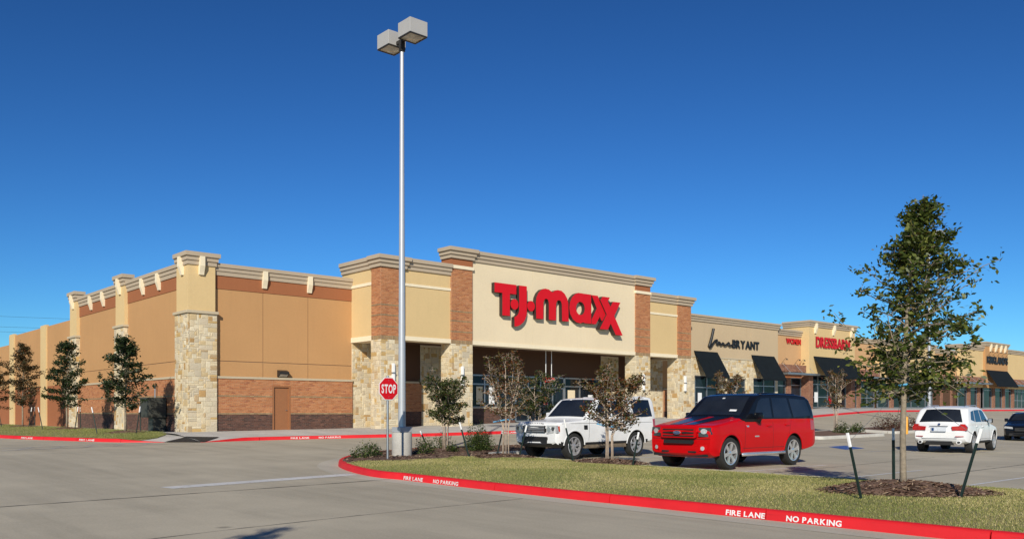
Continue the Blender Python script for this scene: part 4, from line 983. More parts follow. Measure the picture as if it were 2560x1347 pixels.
# the plate looks towards -X-Y; built facing -Y locally, turned by the empty
oc = lambda r: [(r*math.cos(R(22.5+45*k)), 1.925+r*math.sin(R(22.5+45*k))) for k in range(8)]
tr = lambda p, q, d: (p, d, q)
m = MB(); m.prism(oc(.338), -.046, -.036, tr); m.build('sign_plate', M['white'], sp, local=True)
m = MB(); m.prism(oc(.315), -.052, -.0465, tr); m.build('sign_face', M['red'], sp, local=True)
lay = lettering('STOP', lambda u, v, d: (-.235+u, -.055, 1.81+v), .47, .23, M['white'], None, sep=False, name='lettering', gap=.10)
lay[0].parent = sp
m = MB()
for z in (1.70, 2.15): m.lathe([(0, -.006), (.012, -.006), (.012, 0)], (0, -.052, z), 'y', 8)
m.build('bolt', M['galv'], sp, local=True)
# yellow bollard by the far planter
yb = thing('bollard', (48.6, 21.9, G(48.6, 21.9)), 'yellow bollard beside the far planted island', 'bollard')
m = MB(); m.lathe([(0, .98), (.06, .96), (.085, .92), (.085, 0)], (48.6, 21.9, G(48.6, 21.9)), 'z', 16); m.build('post', M['yellow'], yb, smooth=50)
# far planted islands
def planter(x0, x1, y0, y1):
    r = .7; P = smooth_poly([(x0+r, y0), (x1-r, y0), (x1, y0), (x1, y0+r), (x1, y1-r), (x1, y1), (x1-r, y1), (x0+r, y1), (x0, y1), (x0, y1-r), (x0, y0+r), (x0, y0), (x0+r, y0)], 2)
    kerb(P, M['kerb'], secs=4, inner=1)
    m = MB(); m.grid(8, 8, lambda a, b: (x0+.12+(x1-x0-.24)*a, y0+.12+(y1-y0-.24)*b, G(x0+(x1-x0)*a, y0+(y1-y0)*b)+.13+.06*math.sin(math.pi*a)*math.sin(math.pi*b)))
    tag(m.build('mulch_bed', M['mulch'], None, smooth='all'), kind='structure')
planter(38.5, 45.2, 21.4, 24.6); planter(47.9, 54.5, 22.2, 25.4); planter(57, 60.4, 23.1, 26.3); planter(39.5, 45.5, 28.3, 30.5); planter(88, 96, 27.2, 30)
# overhead wires far beyond the side wall
for i, (z0, z1) in enumerate(((16.2, 15.0), (15.4, 14.3), (17.9, 16.6))):
    w = thing('power_line', (-40, 150, z0), ['lowest', 'middle', 'highest'][(1, 0, 2)[i]]+' of the thin overhead wires in the sky at the far left', 'wire', 'overhead wires')
    m = MB(); pts = [(-60+110*k/16+i*.6, 150, z0+(z1-z0)*k/16-1.6*math.sin(math.pi*k/16)) for k in range(17)]; m.tube(pts, .016, 5); m.build('cable', M['wire'], w)

# ================================================================ vegetation
def leaf_quads(C, size, rg, up=.35, elong=1.9, fold=.35):
    """C: (n,3) leaf positions -> two-triangle folded leaves (n*2 tris)"""
    n = len(C); d = rg.normal(0, 1, (n, 3)); d[:, 2] *= .6; d /= np.linalg.norm(d, axis=1)[:, None]
    nr = rg.normal(0, 1, (n, 3)); nr[:, 2] += up*3; nr -= d*np.sum(nr*d, 1)[:, None]; nr /= np.linalg.norm(nr, axis=1)[:, None]
    s = np.cross(d, nr); L = (size*rg.uniform(.6, 1.35, n))[:, None]; Wd = L/elong
    a = C-d*L*.5; b = C+d*L*.5; m = C-nr*Wd*fold
    l = m+s*Wd*.5+nr*Wd*fold*1.2; r = m-s*Wd*.5+nr*Wd*fold*1.2
    V = np.stack([a, r, b, l], 1); return V.reshape(-1, 3)
def branchy(rg, base_p, top, prof, nb, tw, droop=.0, lean=(0, 0), tfirst=.0, sub=4, wob=.10, up=(25, 60)):
    """trunk-centred branching; returns branch polylines and twig sample points"""
    br = []; tips = []
    for i in range(nb):
        t = (i+rg.uniform(0, 1))/nb; t = tfirst+(1-tfirst)*t
        p0 = base_p+(top-base_p)*t; az = i*2.39996+rg.uniform(-.5, .5)
        Lb = prof(t, az)*rg.uniform(.55, 1.22); dens = rg.choice([.15, .5, .9, 1.2, 1.7])
        if Lb < .05: continue
        el = math.radians(rg.uniform(*up))*(.6+.7*t)
        d = np.array([math.cos(az)*math.cos(el), math.sin(az)*math.cos(el), math.sin(el)]); pts = [p0]; p = p0.copy(); n = 6
        for k in range(n):
            d = d+rg.normal(0, wob, 3)+np.array([lean[0], lean[1], -droop])/n; d /= np.linalg.norm(d); p = p+d*Lb/n; pts.append(p.copy())
        br.append((pts, .011+.010*Lb*(1-t)))
        for k in range(1, n+1):
            f = k/n
            for _ in range(sub):
                dd = rg.normal(0, 1, 3); dd[2] = abs(dd[2])*.5; dd /= np.linalg.norm(dd); l2 = tw*rg.uniform(.3, 1.0)*(1.1-.3*f)
                q = pts[k]+dd*l2
                if rg.random() < .5: br.append(([pts[k], pts[k]+dd*l2*.55+np.array([0, 0, .02]), q], .005))
                tips.append((pts[k], q, f*dens))
    return br, tips
def leaves_on(rg, tips, per, spread, inner=.25):
    out = []
    for a, b, f in tips:
        n = rg.poisson(per*(.35+.8*f))
        if n: 
            t = rg.uniform(inner, 1.1, n)[:, None]; out.append(a+(b-a)*t+rg.normal(0, spread, (n, 3)))
    return np.concatenate(out)
def tree(name, loc, label, cat, seed, trunk_pts, trunk_r, prof, nb, tw, per, lsize, leaf, bark, t0=.3, sub=4, spread=.035, group=None, extra=None, lean=(0, 0), up=(25, 60), elong=1.9, stems=None, wob=.10):
    rg = np.random.default_rng(seed); root = thing(name, loc, label, cat, group)
    m = MB()
    if stems is None:
        m.tube(trunk_pts, trunk_r, 10)
        P = [np.array(p, float) for p in trunk_pts]; zt = [p[2] for p in P]
        b0 = np.array([np.interp(zt[0]+(zt[-1]-zt[0])*t0, zt, [p[k] for p in P]) for k in range(3)])
        br, tips = branchy(rg, b0, P[-1], prof, nb, tw, lean=lean, sub=sub, up=up, wob=wob)
        br = [(b, min(r, .030)) for b, r in br]
    else:
        br, tips = [], []
        for sp_ in stems:
            P = [np.array(p, float) for p in sp_]; m.tube(P, [.022, .018, .013, .006][:len(P)] if len(P) <= 4 else np.linspace(.022, .005, len(P)), 7)
            b, t = branchy(rg, P[0]+(P[-1]-P[0])*t0+(P[1]-(P[0]+(P[-1]-P[0])*.33))*.5, P[-1], prof, max(3, nb//len(stems)), tw, lean=lean, sub=sub, up=up, wob=wob); br += b; tips += t
    if extra:
        for pts in extra:
            pts = [np.array(p, float) for p in pts]; br.append((pts, .013))
            for k in range(1, len(pts)): 
                for _ in range(4): tips.append((pts[k-1], pts[k]+rg.normal(0, .10, 3), .45))
    for pts, r in br: m.tube(pts, np.linspace(r, max(.002, r*.3), len(pts)), 5, cap=False)
    m.build('trunk', bark, root, smooth='all', local=True, fix=False)
    C = leaves_on(rg, tips, per, spread)
    npmesh('crown', leaf_quads(C, lsize, rg, elong=elong), 4, leaf, root)
    return root
# camera axes, used only to describe how the wind leans the young oak
rt = np.array([.750, -.661]); 
# young oak on the near island
tz = I(14.42, 6.55)+.10
def oak_prof(t, az):
    w = np.interp(t, [0, .13, .28, .42, .54, .65, .77, .855, .93, 1], [.75, 1.05, 1.10, 1.04, .86, .62, .38, .18, .06, .02])
    s = math.cos(az-math.atan2(rt[1], rt[0])); return w*(1+.12*s)
ex = [[(0,0,2.75),(.45*rt[0],.45*rt[1],3.0),(.95*rt[0],.95*rt[1],3.35),(1.32*rt[0],1.32*rt[1],3.62),(1.62*rt[0],1.62*rt[1],3.74)], [(0,0,2.6),(.5*rt[0],.5*rt[1],2.9),(1.0*rt[0],1.0*rt[1],3.28),(1.3*rt[0],1.3*rt[1],3.42)],
      [(0,0,2.2),(.6*rt[0],.6*rt[1],2.55),(1.0*rt[0],1.0*rt[1],2.72),(1.25*rt[0],1.25*rt[1],2.82)], [(0,0,2.05),(-.55*rt[0],-.55*rt[1],2.35),(-.95*rt[0],-.95*rt[1],2.62),(-1.15*rt[0],-1.15*rt[1],2.85)],
      [(0,0,1.75),(.5*rt[0],.5*rt[1],1.72),(.95*rt[0],.95*rt[1],1.62),(1.25*rt[0],1.25*rt[1],1.66)], [(0,0,1.7),(-.35*rt[0],-.35*rt[1],1.78),(-.7*rt[0],-.7*rt[1],1.62),(-.78*rt[0],-.78*rt[1],1.45)],
      [(0,0,2.0),(.45*rt[0],.45*rt[1]+.1,2.0),(.85*rt[0],.85*rt[1]+.15,1.78),(1.05*rt[0],1.05*rt[1]+.15,1.60)], [(0,0,1.9),(.4*rt[0]-.1,.4*rt[1]-.1,1.82),(.75*rt[0]-.1,.75*rt[1]-.1,1.62),(.95*rt[0]-.1,.95*rt[1]-.1,1.48)],
      [(0,0,2.3),(-.5*rt[0],-.5*rt[1],2.4),(-.85*rt[0],-.85*rt[1],2.3),(-1.0*rt[0],-1.0*rt[1],2.15)]]
tree('oak_tree', (14.42, 6.55, tz), 'young green oak with a slim trunk in the mulch ring by the near kerb', 'tree', 5,
     [(0,0,-.15),(.01,.01,.3),(0,.01,.8),(.015,0,1.45)]+[(k*rt[0], k*rt[1], z) for k, z in ((.03,2.3),(.08,3.0),(.15,3.6),(.26,4.2),(.33,4.8))], [.062,.052,.048,.044,.036,.027,.018,.010,.003],
     oak_prof, 84, .34, 7.4, .092, M['oak'], M['bark'], t0=.30, sub=4, spread=.042, extra=ex, lean=(rt[0]*.35, rt[1]*.35), up=(6, 48), wob=.14)
# an oak like it behind the camera, whose shadow reaches into the foreground
OX, OY = -3.45, 3.0
mb = MB(); mb.grid(10, 6, lambda a, b: (OX-6+7*a, OY-4+5*b, .13)); tag(mb.build('lawn', M['lawn'], smooth='all'), kind='structure')
kerb([(OX-6, OY-4), (OX+1, OY-4), (OX+1, OY+1), (OX-6, OY+1), (OX-6, OY-4)], M['kerb'], inner=1)
tree('oak_tree', (OX, OY, .1), 'young oak outside the frame whose leafy shadow falls on the road', 'tree', 9,
     [(0,0,-.15),(.01,.01,.3),(0,.01,.8),(.015,0,1.45),(.03,-.02,2.3),(.07,-.03,3.6),(.13,-.06,4.8),(.17,-.08,5.9)], [.062,.052,.048,.044,.036,.024,.012,.004],
     lambda t, az: oak_prof(t, az)*1.1, 46, .30, 3.2, .11, M['oak'], M['bark'], t0=.28, sub=4, spread=.045, up=(8, 55))
# oaks along the side wall
def wall_prof(t, az): return float(np.interp(t, [0, .1, .3, .5, .7, .9, 1], [.9, 1.2, 1.25, 1.05, .8, .45, .2]))
for i, (yy, hh, lf, lab) in enumerate(((41.9, 4.25, 'oakdark', 'dark green young tree nearest the stone corner pier'), (51.6, 4.6, 'oakdark', 'dark leafy young tree in front of the second wall pier'), (61.6, 5.0, 'oakbrown', 'brownish young tree turning colour by the cream pilasters'), (70.3, 4.6, 'oakbrown', 'young tree cut off by the left edge beside the side wall'))):
    xx = 13.2; zz = LZ(xx, yy)+.08; k = hh/4.6
    tree('street_tree', (xx, yy, zz), lab, 'tree', 30+i, [(0,0,-.15),(.01,0,.6*k),(0,.02,1.4*k),(.05,0,2.6*k),(.03,.03,3.7*k),(.06,0,hh)], [.055,.048,.042,.03,.016,.004], wall_prof, 44, .36, 8.0, .13 if i < 2 else .12, M[lf], M['bark'], t0=.26, sub=4, spread=.055, group='young trees along the side wall', up=(5, 50))
    mulch_ring(xx, yy, .85, lambda a, b: LZ(a, b)+.09, 60+i, .10, ['mulch ring round the tree nearest the stone corner pier', 'mulch ring round the tree before the second wall pier', 'mulch ring round the brownish wall tree', 'mulch ring at the far left edge of the lawn strip'][i], 260)
# crape myrtles
def myr_prof(w): return lambda t, az: w*float(np.interp(t, [0, .3, .6, .85, 1], [.8, 1.15, 1.15, .85, .4]))
def myrtle(x, y, z, h, w, seed, leaf, label, per=4.0, nst=5, lean=(0, 0), ls=.075, nb=50):
    rg = np.random.default_rng(seed+500); st = []
    for i in range(nst):
        a = i*2*math.pi/nst+rg.uniform(-.4, .4); r0, r1 = .10, w*.45*rg.uniform(.5, 1.0)
        st.append([(r0*math.cos(a), r0*math.sin(a), -.1), (r0*.9*math.cos(a), r0*.9*math.sin(a), h*.28), (r1*.55*math.cos(a)+lean[0]*.3, r1*.55*math.sin(a)+lean[1]*.3, h*.58), (r1*math.cos(a)+lean[0], r1*math.sin(a)+lean[1], h*rg.uniform(.82, 1.0))])
    return tree('crape_myrtle', (x, y, z), label, 'shrub tree', seed, None, None, myr_prof(w*.42), nb, .24, per*1.5, ls, M[leaf], M['barkpale'], t0=.40, sub=4, spread=.04, group='crape myrtles in the planting beds', stems=st, up=(10, 65), elong=1.7)
myrtle(17.45, 23.1, I(17.45, 23.1), 2.35, 1.6, 71, 'myrtle', 'green crape myrtle between the lamp post and the round bush', 6)
myrtle(16.48, 18.95, I(16.48, 18.95)+.06, 2.8, 1.2, 72, 'myrtlered', 'tall thin brownish crape myrtle left of the white off-road car', 3.0, ls=.062)
myrtle(21.7, 23.3, I(21.7, 23.3), 2.55, 1.5, 73, 'myrtle', 'green crape myrtle just behind the bonnet of the white off-road car', 4)
myrtle(17.05, 15.48, I(17.05, 15.48)+.08, 2.35, 1.65, 74, 'myrtlered', 'dark red crape myrtle in front of the white off-road car', 3.0, lean=(.12, -.1))
myrtle(42.4, 29.4, G(42.4, 29.4)+.15, 2.9, 1.7, 75, 'myrtlered', 'reddish crape myrtle behind the roof of the red car', 4.0)
myrtle(43.6, 23.4, G(43.6, 23.4)+.16, 3.1, 1.3, 76, 'myrtlered', 'slender brown crape myrtle behind the tail of the red car', 2.6)
myrtle(93.5, 28.6, G(93.5, 28.6)+.15, 3.6, 2.2, 77, 'myrtlered', 'brownish crape myrtle at the right edge before the far shops', 4.0)
# low bushes
def bush(x, y, zf, r, h, seed, leaf, label, n=900, ls=.06, name='bush', elong=2.0):
    rg = np.random.default_rng(seed); root = thing(name, (x, y, zf(x, y)), label, 'bush', 'low bushes in the planting beds')
    q = rg.uniform(0, 6.283, n); u = rg.uniform(0, 1, n)**.45; el = np.arccos(rg.uniform(0, 1, n))
    bumpf = 1+.22*np.sin(3*q+seed)*np.sin(2*el+1)+.15*np.sin(7*q)
    C = np.stack([r*u*bumpf*np.sin(el)*np.cos(q), r*u*bumpf*np.sin(el)*np.sin(q), .03+h*u*bumpf*np.cos(el)], 1)
    npmesh('foliage', leaf_quads(C, ls, rg, up=.5, elong=elong), 4, M[leaf], root)
    m = MB()
    for k in range(7):
        a = k*2.4; m.tube([(0, 0, -.05), (r*.3*math.cos(a), r*.3*math.sin(a), h*.4), (r*.6*math.cos(a), r*.6*math.sin(a), h*.75)], [.012, .008, .004], 5)
    m.build('stem', M['bark'], root, local=True); return root
bush(18.15, 22.25, I, .50, .78, 1, 'shrub', 'round bright green bush right of the green crape myrtle', 4200, .055)
for i, (x, y, r, h, lab) in enumerate(((12.95, 21.15, .30, .34, 'small leafy plant at the tip of the island'), (13.65, 21.75, .36, .42, 'low green plant left of the lamp base'), (14.05, 22.25, .30, .34, 'low plant half hidden behind the stop sign post'), (15.75, 21.95, .34, .50, 'dark low bush just right of the lamp base'), (16.35, 22.7, .30, .36, 'low bush between the lamp base and the green crape myrtle'), (17.9, 23.9, .42, .52, 'dark bush behind the green crape myrtle stems'), (19.4, 23.6, .40, .50, 'dark bush between the round bush and the white off-road car'), (17.05, 22.2, .22, .26, 'smallest plant before the green crape myrtle stems'))):
    bush(x, y, I, r, h, 10+i, 'shrub', lab, 420, .065)
pg = lambda x, y: G(x, y)+.15
for i, (x, y, r, h, lf, lab) in enumerate(((42.6, 22.5, .5, .55, 'shrub', 'green shrub below the slender brown crape myrtle'), (44.3, 22.6, .45, .45, 'shrub', 'shrub at the kerb end right of the slender brown crape myrtle'), (49.2, 23.4, .85, .85, 'redshrub', 'dark red shrub left of the white car seen from behind'), (50.9, 23.6, .8, .8, 'redshrub', 'dark red shrub right beside the yellow bollard'), (52.8, 23.6, .8, .7, 'redshrub', 'dark red shrub behind the white car seen from behind'), (91.5, 28.4, 1.0, .8, 'redshrub', 'reddish shrub in the bed near the dark car'))):
    bush(x, y, pg, r, h, 40+i, lf, lab, 700, .09)
# stakes
def stake(p, top, label, L=None):
    p = Vector(p); q = Vector(top); t = thing('tree_stake', p, label, 'stake', 'green steel tree stakes'); d = q-p
    m = MB(); m.tube([(0, 0, 0)-d.normalized()*.1 if False else -d.normalized()*.12, d*.80], .024, 6); fx = d.cross(Vector((0, 0, 1))).normalized()*.03
    m.add([fx*-1, fx, fx+d*.8, d*.8-fx], [(0,1,2,3)]); m.build('post', M['stake'], t, local=True, fix=False)
    m = MB(); m.tube([d*.79, d], .026, 6); m.build('white_tip', M['white'], t, local=True); return t
def stk(x, y, zf, dx, dy, h, label): return stake((x, y, zf(x, y)), (x+dx, y+dy, zf(x, y)+h), label)
rtx, rty = rt
ST_OAK = [stk(12.72, 6.42, I, -.19*rtx*1.1, -.19*rty*1.1, 1.0, 'tree stake leaning left at the left of the young oak'), stk(15.9, 7.4, I, -.02, 0, 1.02, 'upright tree stake just behind the young oak trunk'), stk(14.0, 5.48, I, .25*rtx*1.25, .25*rty*1.25, 1.05, 'tree stake leaning right at the right of the young oak')]
m = MB()
gw = thing('guy_wire', (14.42, 6.55, tz+1.62), 'thin guy wires from the young oak trunk to its three stakes', 'wire')
for x, y, dx, dy, h in ((12.72, 6.42, -.155, .138, .84), (15.9, 7.4, -.02, 0, .86), (14.0, 5.48, .23, -.205, .88)): m.tube([(14.43, 6.55, tz+1.66), ((14.43+x+dx)/2, (6.55+y+dy)/2, (tz+1.66+I(x, y)+h)/2-.015), (x+dx, y+dy, I(x, y)+h)], .004, 4)
m.build('wire', M['galv'], gw); m = MB(); m.tube([(14.36, 6.60, tz+1.64), (14.40, 6.48, tz+1.66), (14.50, 6.50, tz+1.68)], .022, 6); m.build('strap', M['strap'], gw)
for (x, y, dx, dy, h, lab) in ((17.2, 23.75, -.22, .15, .62, 'tree stake leaning left beside the green crape myrtle'), (15.75, 19.75, -.22, .16, 1.0, 'dark stake leaning left before the round green bush'), (17.55, 20.6, .2, -.05, .8, 'stake leaning right near the nose of the white off-road car'), (16.75, 18.7, .18, -.14, .95, 'stake leaning right in front of the white car grille'), (17.05, 16.8, -.2, .16, 1.15, 'silver-tipped stake leaning left across the front wheel of the white off-road car'), (16.9, 14.55, .12, -.1, .85, 'stake leaning right below the dark red crape myrtle')): stk(x, y, I, dx, dy, h, lab)
st2 = thing('tie_strap', (16.48, 18.95, I(16.48, 18.95)+1.0), 'pale blue tie strap on the tall thin brown crape myrtle', 'strap')
m = MB(); m.tube([(16.2, 19.2, I(16, 19)+1.02), (16.45, 18.98, I(16, 19)+1.08), (16.68, 18.78, I(16, 19)+1.10)], .018, 6); m.build('strap_band', M['strap'], st2)
st3 = thing('tie_strap', (17.05, 15.48, I(17.05, 15.48)+.9), 'blue tie strap round the stems of the dark red crape myrtle', 'strap')
m = MB(); m.tube([(16.8, 15.70, I(16.7, 15.7)+1.03), (17.02, 15.51, I(16.7, 15.7)+.96), (17.25, 15.28, I(16.7, 15.7)+.92)], .02, 6); m.build('strap_band', M['strap'], st3)
names = ('the tree nearest the stone corner pier', 'the dark leafy tree before the second pier', 'the brownish tree by the pilasters')
for (yy, who) in zip((41.9, 51.6, 61.6), names):
    for k, (dx0, dy0, ax, ay, w) in enumerate(((-1.0, .75, -.18, .22, 'left stake of '), (.75, .2, -.02, 0, 'upright rear stake of '), (.1, -1.15, .14, -.12, 'right stake of '))):
        x, y = 13.2+dx0, yy+dy0; stk(x, y, lambda a, b: LZ(a, b)+.06, ax, ay, 1.25, w+who)

# ================================================================ cars
class Car:
    """local axes: x from nose (0) to tail (L), y across (left side is -y), z up"""
    def __init__(s, name, label, loc, rz, spec, paint, cat='car'):
        s.c = spec; s.root = thing(name, loc, label, cat, None, rz); s.paint = paint
    def ztop(s, x): return lerp(x, s.c['top'])
    def zbot(s, x): return lerp(x, s.c['bot'])
    def plan(s, x):
        c = s.c; L = c['L']; k = 1.0
        if x < c['nf']: k -= c['tf']*((c['nf']-x)/c['nf'])**2.2
        if x > L-c['nr']: k -= c['tr']*((x-L+c['nr'])/c['nr'])**2.2
        return k
    def dx(s, x, y):
        c = s.c; L = c['L']
        return c['kf']*y*y*max(0, 1-x/.8)**2-c['kr']*y*y*max(0, 1-(L-x)/.7)**2
    def yside(s, x, z):
        c = s.c; k = s.plan(x)
        if z < c['belt']:
            t = (z-.3)/(c['belt']-.3); q = 1-.035*(2*t-1.05)**2 if t > .5 else 1-.05*(max(0, .5-t)/.5)**2
        else: q = .988-c['tumble']*((z-c['belt'])/(c['roof']-c['belt']))
        return c['W']/2*k*q
    def body(s, mats, matfn=None):
        c = s.c; X = sorted(set([0, .015, .04, .08, .14]+list(np.arange(.22, c['L']-.15, .08))+[c['L']-.14, c['L']-.08, c['L']-.04, c['L']-.015, c['L']]+[p[0] for p in c['top'] if 0 < p[0] < c['L']]))
        m = MB(); n1, n2 = 12, 8; rings = []
        for x in X:
            zt, zb = s.ztop(x), s.zbot(x); e = min(x, c['L']-x); rr = .10 if e > .14 else .10*(1-(1-e/.14)**2)**.5+.004
            ins = .11*(1-min(1, e/.14))**2
            zt2 = zt-ins*.55; zb2 = zb+ins*.5; r = min(c.get('r', .10), (zt2-zb2)*.3)
            ring = [(0, zb2), (max(.05, s.yside(x, zb2)-.12), zb2)]; h = zt2-r; be = min(c['belt'], h)
            for k in range(n1): z = zb2+.05+(be-zb2-.05)*k/(n1-1); ring.append((s.yside(x, z), z))
            for k in range(1, n2+1): z = be+(h-be)*k/n2+1e-4*k; ring.append((s.yside(x, z), z))
            y1 = s.yside(x, h)
            for k in range(1, 6): a = math.pi/2*k/5; ring.append((y1-r*1.25*(1-math.cos(a)), h+r*.72*math.sin(a)))
            yy, zz = ring[-1]
            for k in range(1, 6): f = k/5; ring.append((yy*(1-f), zz+(zt2-zz)*(1-(1-f)**2)))
            rings.append(ring)
        n = len(rings[0]); full = []
        for x, ring in zip(X, rings):
            full.append([(x+s.dx(x, y), -y, z) for y, z in ring]+[(x+s.dx(x, y), y, z) for y, z in reversed(ring[1:-1])])
        N2 = len(full[0]); vs = [p for r_ in full for p in r_]; fs = [(i*N2+k, i*N2+(k+1) % N2, (i+1)*N2+(k+1) % N2, (i+1)*N2+k) for i in range(len(X)-1) for k in range(N2)]
        fs += [tuple(range(N2)), tuple((len(X)-1)*N2+k for k in range(N2))]
        m.add(vs, fs)
        if matfn:
            for i, f in enumerate(m.f):
                q = np.mean([m.v[k] for k in f], 0); m.m[i] = matfn(*q)
        o = m.build('body', mats, s.root, smooth=38, local=True)
        # wheel wells
        cut = MB()
        for ax in c['axles']:
            for sd in (-1, 1): 
                y0, y1 = sorted((sd*(c['W']/2-.36), sd*(c['W']/2+.2))); R0 = c['wr']+.065
                vs = []; nn = 36
                for y in (y0, y1):
                    for k in range(nn): a = 2*math.pi*k/nn; vs.append((ax+R0*math.cos(a), y, c['wr']+.01+R0*math.sin(a)))
                cut.add(vs, [(k, (k+1) % nn, nn+(k+1) % nn, nn+k) for k in range(nn)]+[tuple(range(nn)), tuple(nn+k for k in range(nn))], 0)
        co_ = cut.build('cutter', M['plastic'], s.root, local=True)
        md = o.modifiers.new('b', 'BOOLEAN'); md.operation = 'DIFFERENCE'; md.object = co_; md.solver = 'EXACT'; md.material_mode = 'TRANSFER'
        bpy.context.view_layer.update(); me = bpy.data.meshes.new_from_object(o.evaluated_get(bpy.context.evaluated_depsgraph_get()))
        o.modifiers.clear(); old = o.data; o.data = me; me.name = 'body'; bpy.data.meshes.remove(old); bpy.data.objects.remove(co_)
        me.polygons.foreach_set('use_smooth', [True]*len(me.polygons)); me.set_sharp_from_angle(angle=R(38)); s.b = o; return o
    def side_poly(s, pts, name, mat, off=.006, thick=.012, sides=(-1, 1), parent=None):
        for sd in sides:
            m = MB(); m.prism(pts, off, -thick, lambda p, q, d: (p+s.dx(p, s.yside(p, q)), sd*(s.yside(p, q)+d), q)); m.build(name, mat, parent or s.root, local=True)
    def top_patch(s, x0, x1, w0, w1, name, mat, off=.008, nx=10, ny=10, cr=.03, parent=None, yr0=None):
        m = MB()
        def fn(a, b):
            x = x0+(x1-x0)*a; w = w0+(w1-w0)*a; y = -w+2*w*b if yr0 is None else (lambda q: q[0]+(q[1]-q[0])*b)([yr0[0][k]+(yr0[1][k]-yr0[0][k])*a for k in (0, 1)]); t = (s.ztop(min(x+.02, s.c['L']))-s.ztop(max(0, x-.02)))/.04
            nrm = math.hypot(1, t); e = abs(2*b-1) if yr0 is None else abs(y)
            return (x-off*t/nrm+s.dx(x, y), y, s.ztop(x)+off/nrm-cr*e*e*.6)
        m.grid(nx, ny, fn); return m.build(name, mat, parent or s.root, smooth='all', local=True)
    def front_poly(s, pts, x, name, mat, thick=.03, parent=None, bow=None, ms=None):
        bow = s.c['kf']; m = MB(); m.prism(pts, x, x+thick, lambda p, q, d: (d+bow*p*p, p, q), 0, 0); return m.build(name, mat, parent or s.root, local=True)
    def wheels(s, rim, spokes=6, sw=.05, rimr=.72, double=False):
        c = s.c; r = c['wr']; w = .25
        for ax in c['axles']:
            for sd in (-1, 1):
                yo = sd*(c['W']/2-.02); cy = (ax, yo, r)
                prof = [(r*rimr, 0), (r*.80, .012), (r*.94, .004), (r*.99, -.03), (r, -.07), (r, -w+.07), (r*.99, -w+.03), (r*.93, -w), (r*.70, -w)]
                m = MB(); m.lathe([(a, sd*b) for a, b in prof], cy, 'y', 40)
                wh = m.build('wheel', M['tyre'], s.root, smooth=45, local=True)
                m = MB(); rr = r*rimr
                m.lathe([(rr+.004, sd*-.002), (rr-.005, sd*.006), (rr-.028, sd*.002), (rr-.034, sd*-.05), (rr-.03, sd*-.12)], cy, 'y', 40)
                m.lathe([(0, sd*-.012), (.05, sd*-.014), (.075, sd*-.024), (.08, sd*-.06)], cy, 'y', 20)
                for k in range(spokes):
                    for da in ((-.11, .11) if double else (0,)):
                        a = 2*math.pi*k/spokes+da+.2; ca, sa = math.cos(a), math.sin(a); h0, h1 = sw*.75, sw*(.6 if double else 1.1)
                        pts = [(.05, -h0, -.02), (.05, h0, -.02), (rr-.02, h1, -.012), (rr-.02, -h1, -.012), (.05, -h0, -.06), (.05, h0, -.06), (rr-.02, h1, -.05), (rr-.02, -h1, -.05)]
                        m.add([(ax+u*ca-v*sa, yo+sd*d, r+u*sa+v*ca) for u, v, d in pts], [(0,1,2,3),(4,5,6,7),(0,1,5,4),(1,2,6,5),(2,3,7,6),(3,0,4,7)])
                m.build('rim', rim, wh, smooth=40, local=True)
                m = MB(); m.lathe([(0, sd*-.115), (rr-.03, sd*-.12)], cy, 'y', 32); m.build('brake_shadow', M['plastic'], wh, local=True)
    def mirror(s, x, z, mat, out=.23, w=.2, h=.17):
        for sd in (-1, 1):
            y = s.yside(x, z); m = MB(); a, b = sorted((sd*(y+.03), sd*(y+out))); m.bbox(x-.07, x+.06, a, b, z-h*.4, z+h*.6, .035)
            a, b = sorted((sd*(y-.05), sd*(y+.05))); m.box(x-.025, x+.03, a, b, z-.05, z+.0); mm = m.build('mirror', mat, s.root, smooth=50, local=True)
            a, b = sorted((sd*(y+.06), sd*(y+out-.03))); MB().box(x+.058, x+.064, a, b, z-h*.3, z+h*.5).build('mirror_glass', M['chrome'], mm, local=True)
    def seams(s, lines, parent=None):
        m = MB()
        for sd in (-1, 1):
            for (x0, z0, x1, z1) in lines:
                n = 6
                for k in range(n):
                    a, b = k/n, (k+1)/n; p = [(x0+(x1-x0)*t, z0+(z1-z0)*t) for t in (a, b)]; dx, dz = (.005, 0) if abs(x1-x0) < abs(z1-z0) else (0, .005)
                    m.add([(p[0][0]-dx, sd*(s.yside(*p[0])+.002), p[0][1]-dz), (p[1][0]-dx, sd*(s.yside(*p[1])+.002), p[1][1]-dz), (p[1][0]+dx, sd*(s.yside(*p[1])+.002), p[1][1]+dz), (p[0][0]+dx, sd*(s.yside(*p[0])+.002), p[0][1]+dz)], [(0,1,2,3)])
        m.build('door_seam', M['plastic'], s.root, local=True, fix=False)
    def handles(s, pts, mat):
        for x, z in pts:
            for sd in (-1, 1):
                y = s.yside(x, z); a, b = sorted((sd*(y-.005), sd*(y+.035))); MB().bbox(x-.10, x+.10, a, b, z-.018, z+.018, .012).build('door_handle', mat, s.root, local=True, smooth=50)
    def arches(s, mat, w=.05, out=.012):
        c = s.c; R0 = c['wr']+.06
        for ax in c['axles']:
            for sd in (-1, 1):
                m = MB(); n = 22; vs = []
                for k in range(n+1):
                    a = math.radians(4)+math.radians(172)*k/n; 
                    for rr, o in ((R0, -.012), (R0, out), (R0+w*.8, out*.6), (R0+w, -.006)):
                        x, z = ax+rr*math.cos(a), c['wr']+rr*math.sin(a); vs.append((x, sd*(s.yside(min(max(x, .02), c['L']-.02), max(z, .3))+o), z))
                m.add(vs, [(i*4+k, (i+1)*4+k, (i+1)*4+k+1, i*4+k+1) for i in range(n) for k in range(3)]); m.build('wheel_arch', mat, s.root, smooth='all', local=True)
def ell(cx, cz, rx, rz, n=20): return [(cx+rx*math.cos(2*math.pi*k/n), cz+rz*math.sin(2*math.pi*k/n)) for k in range(n)]
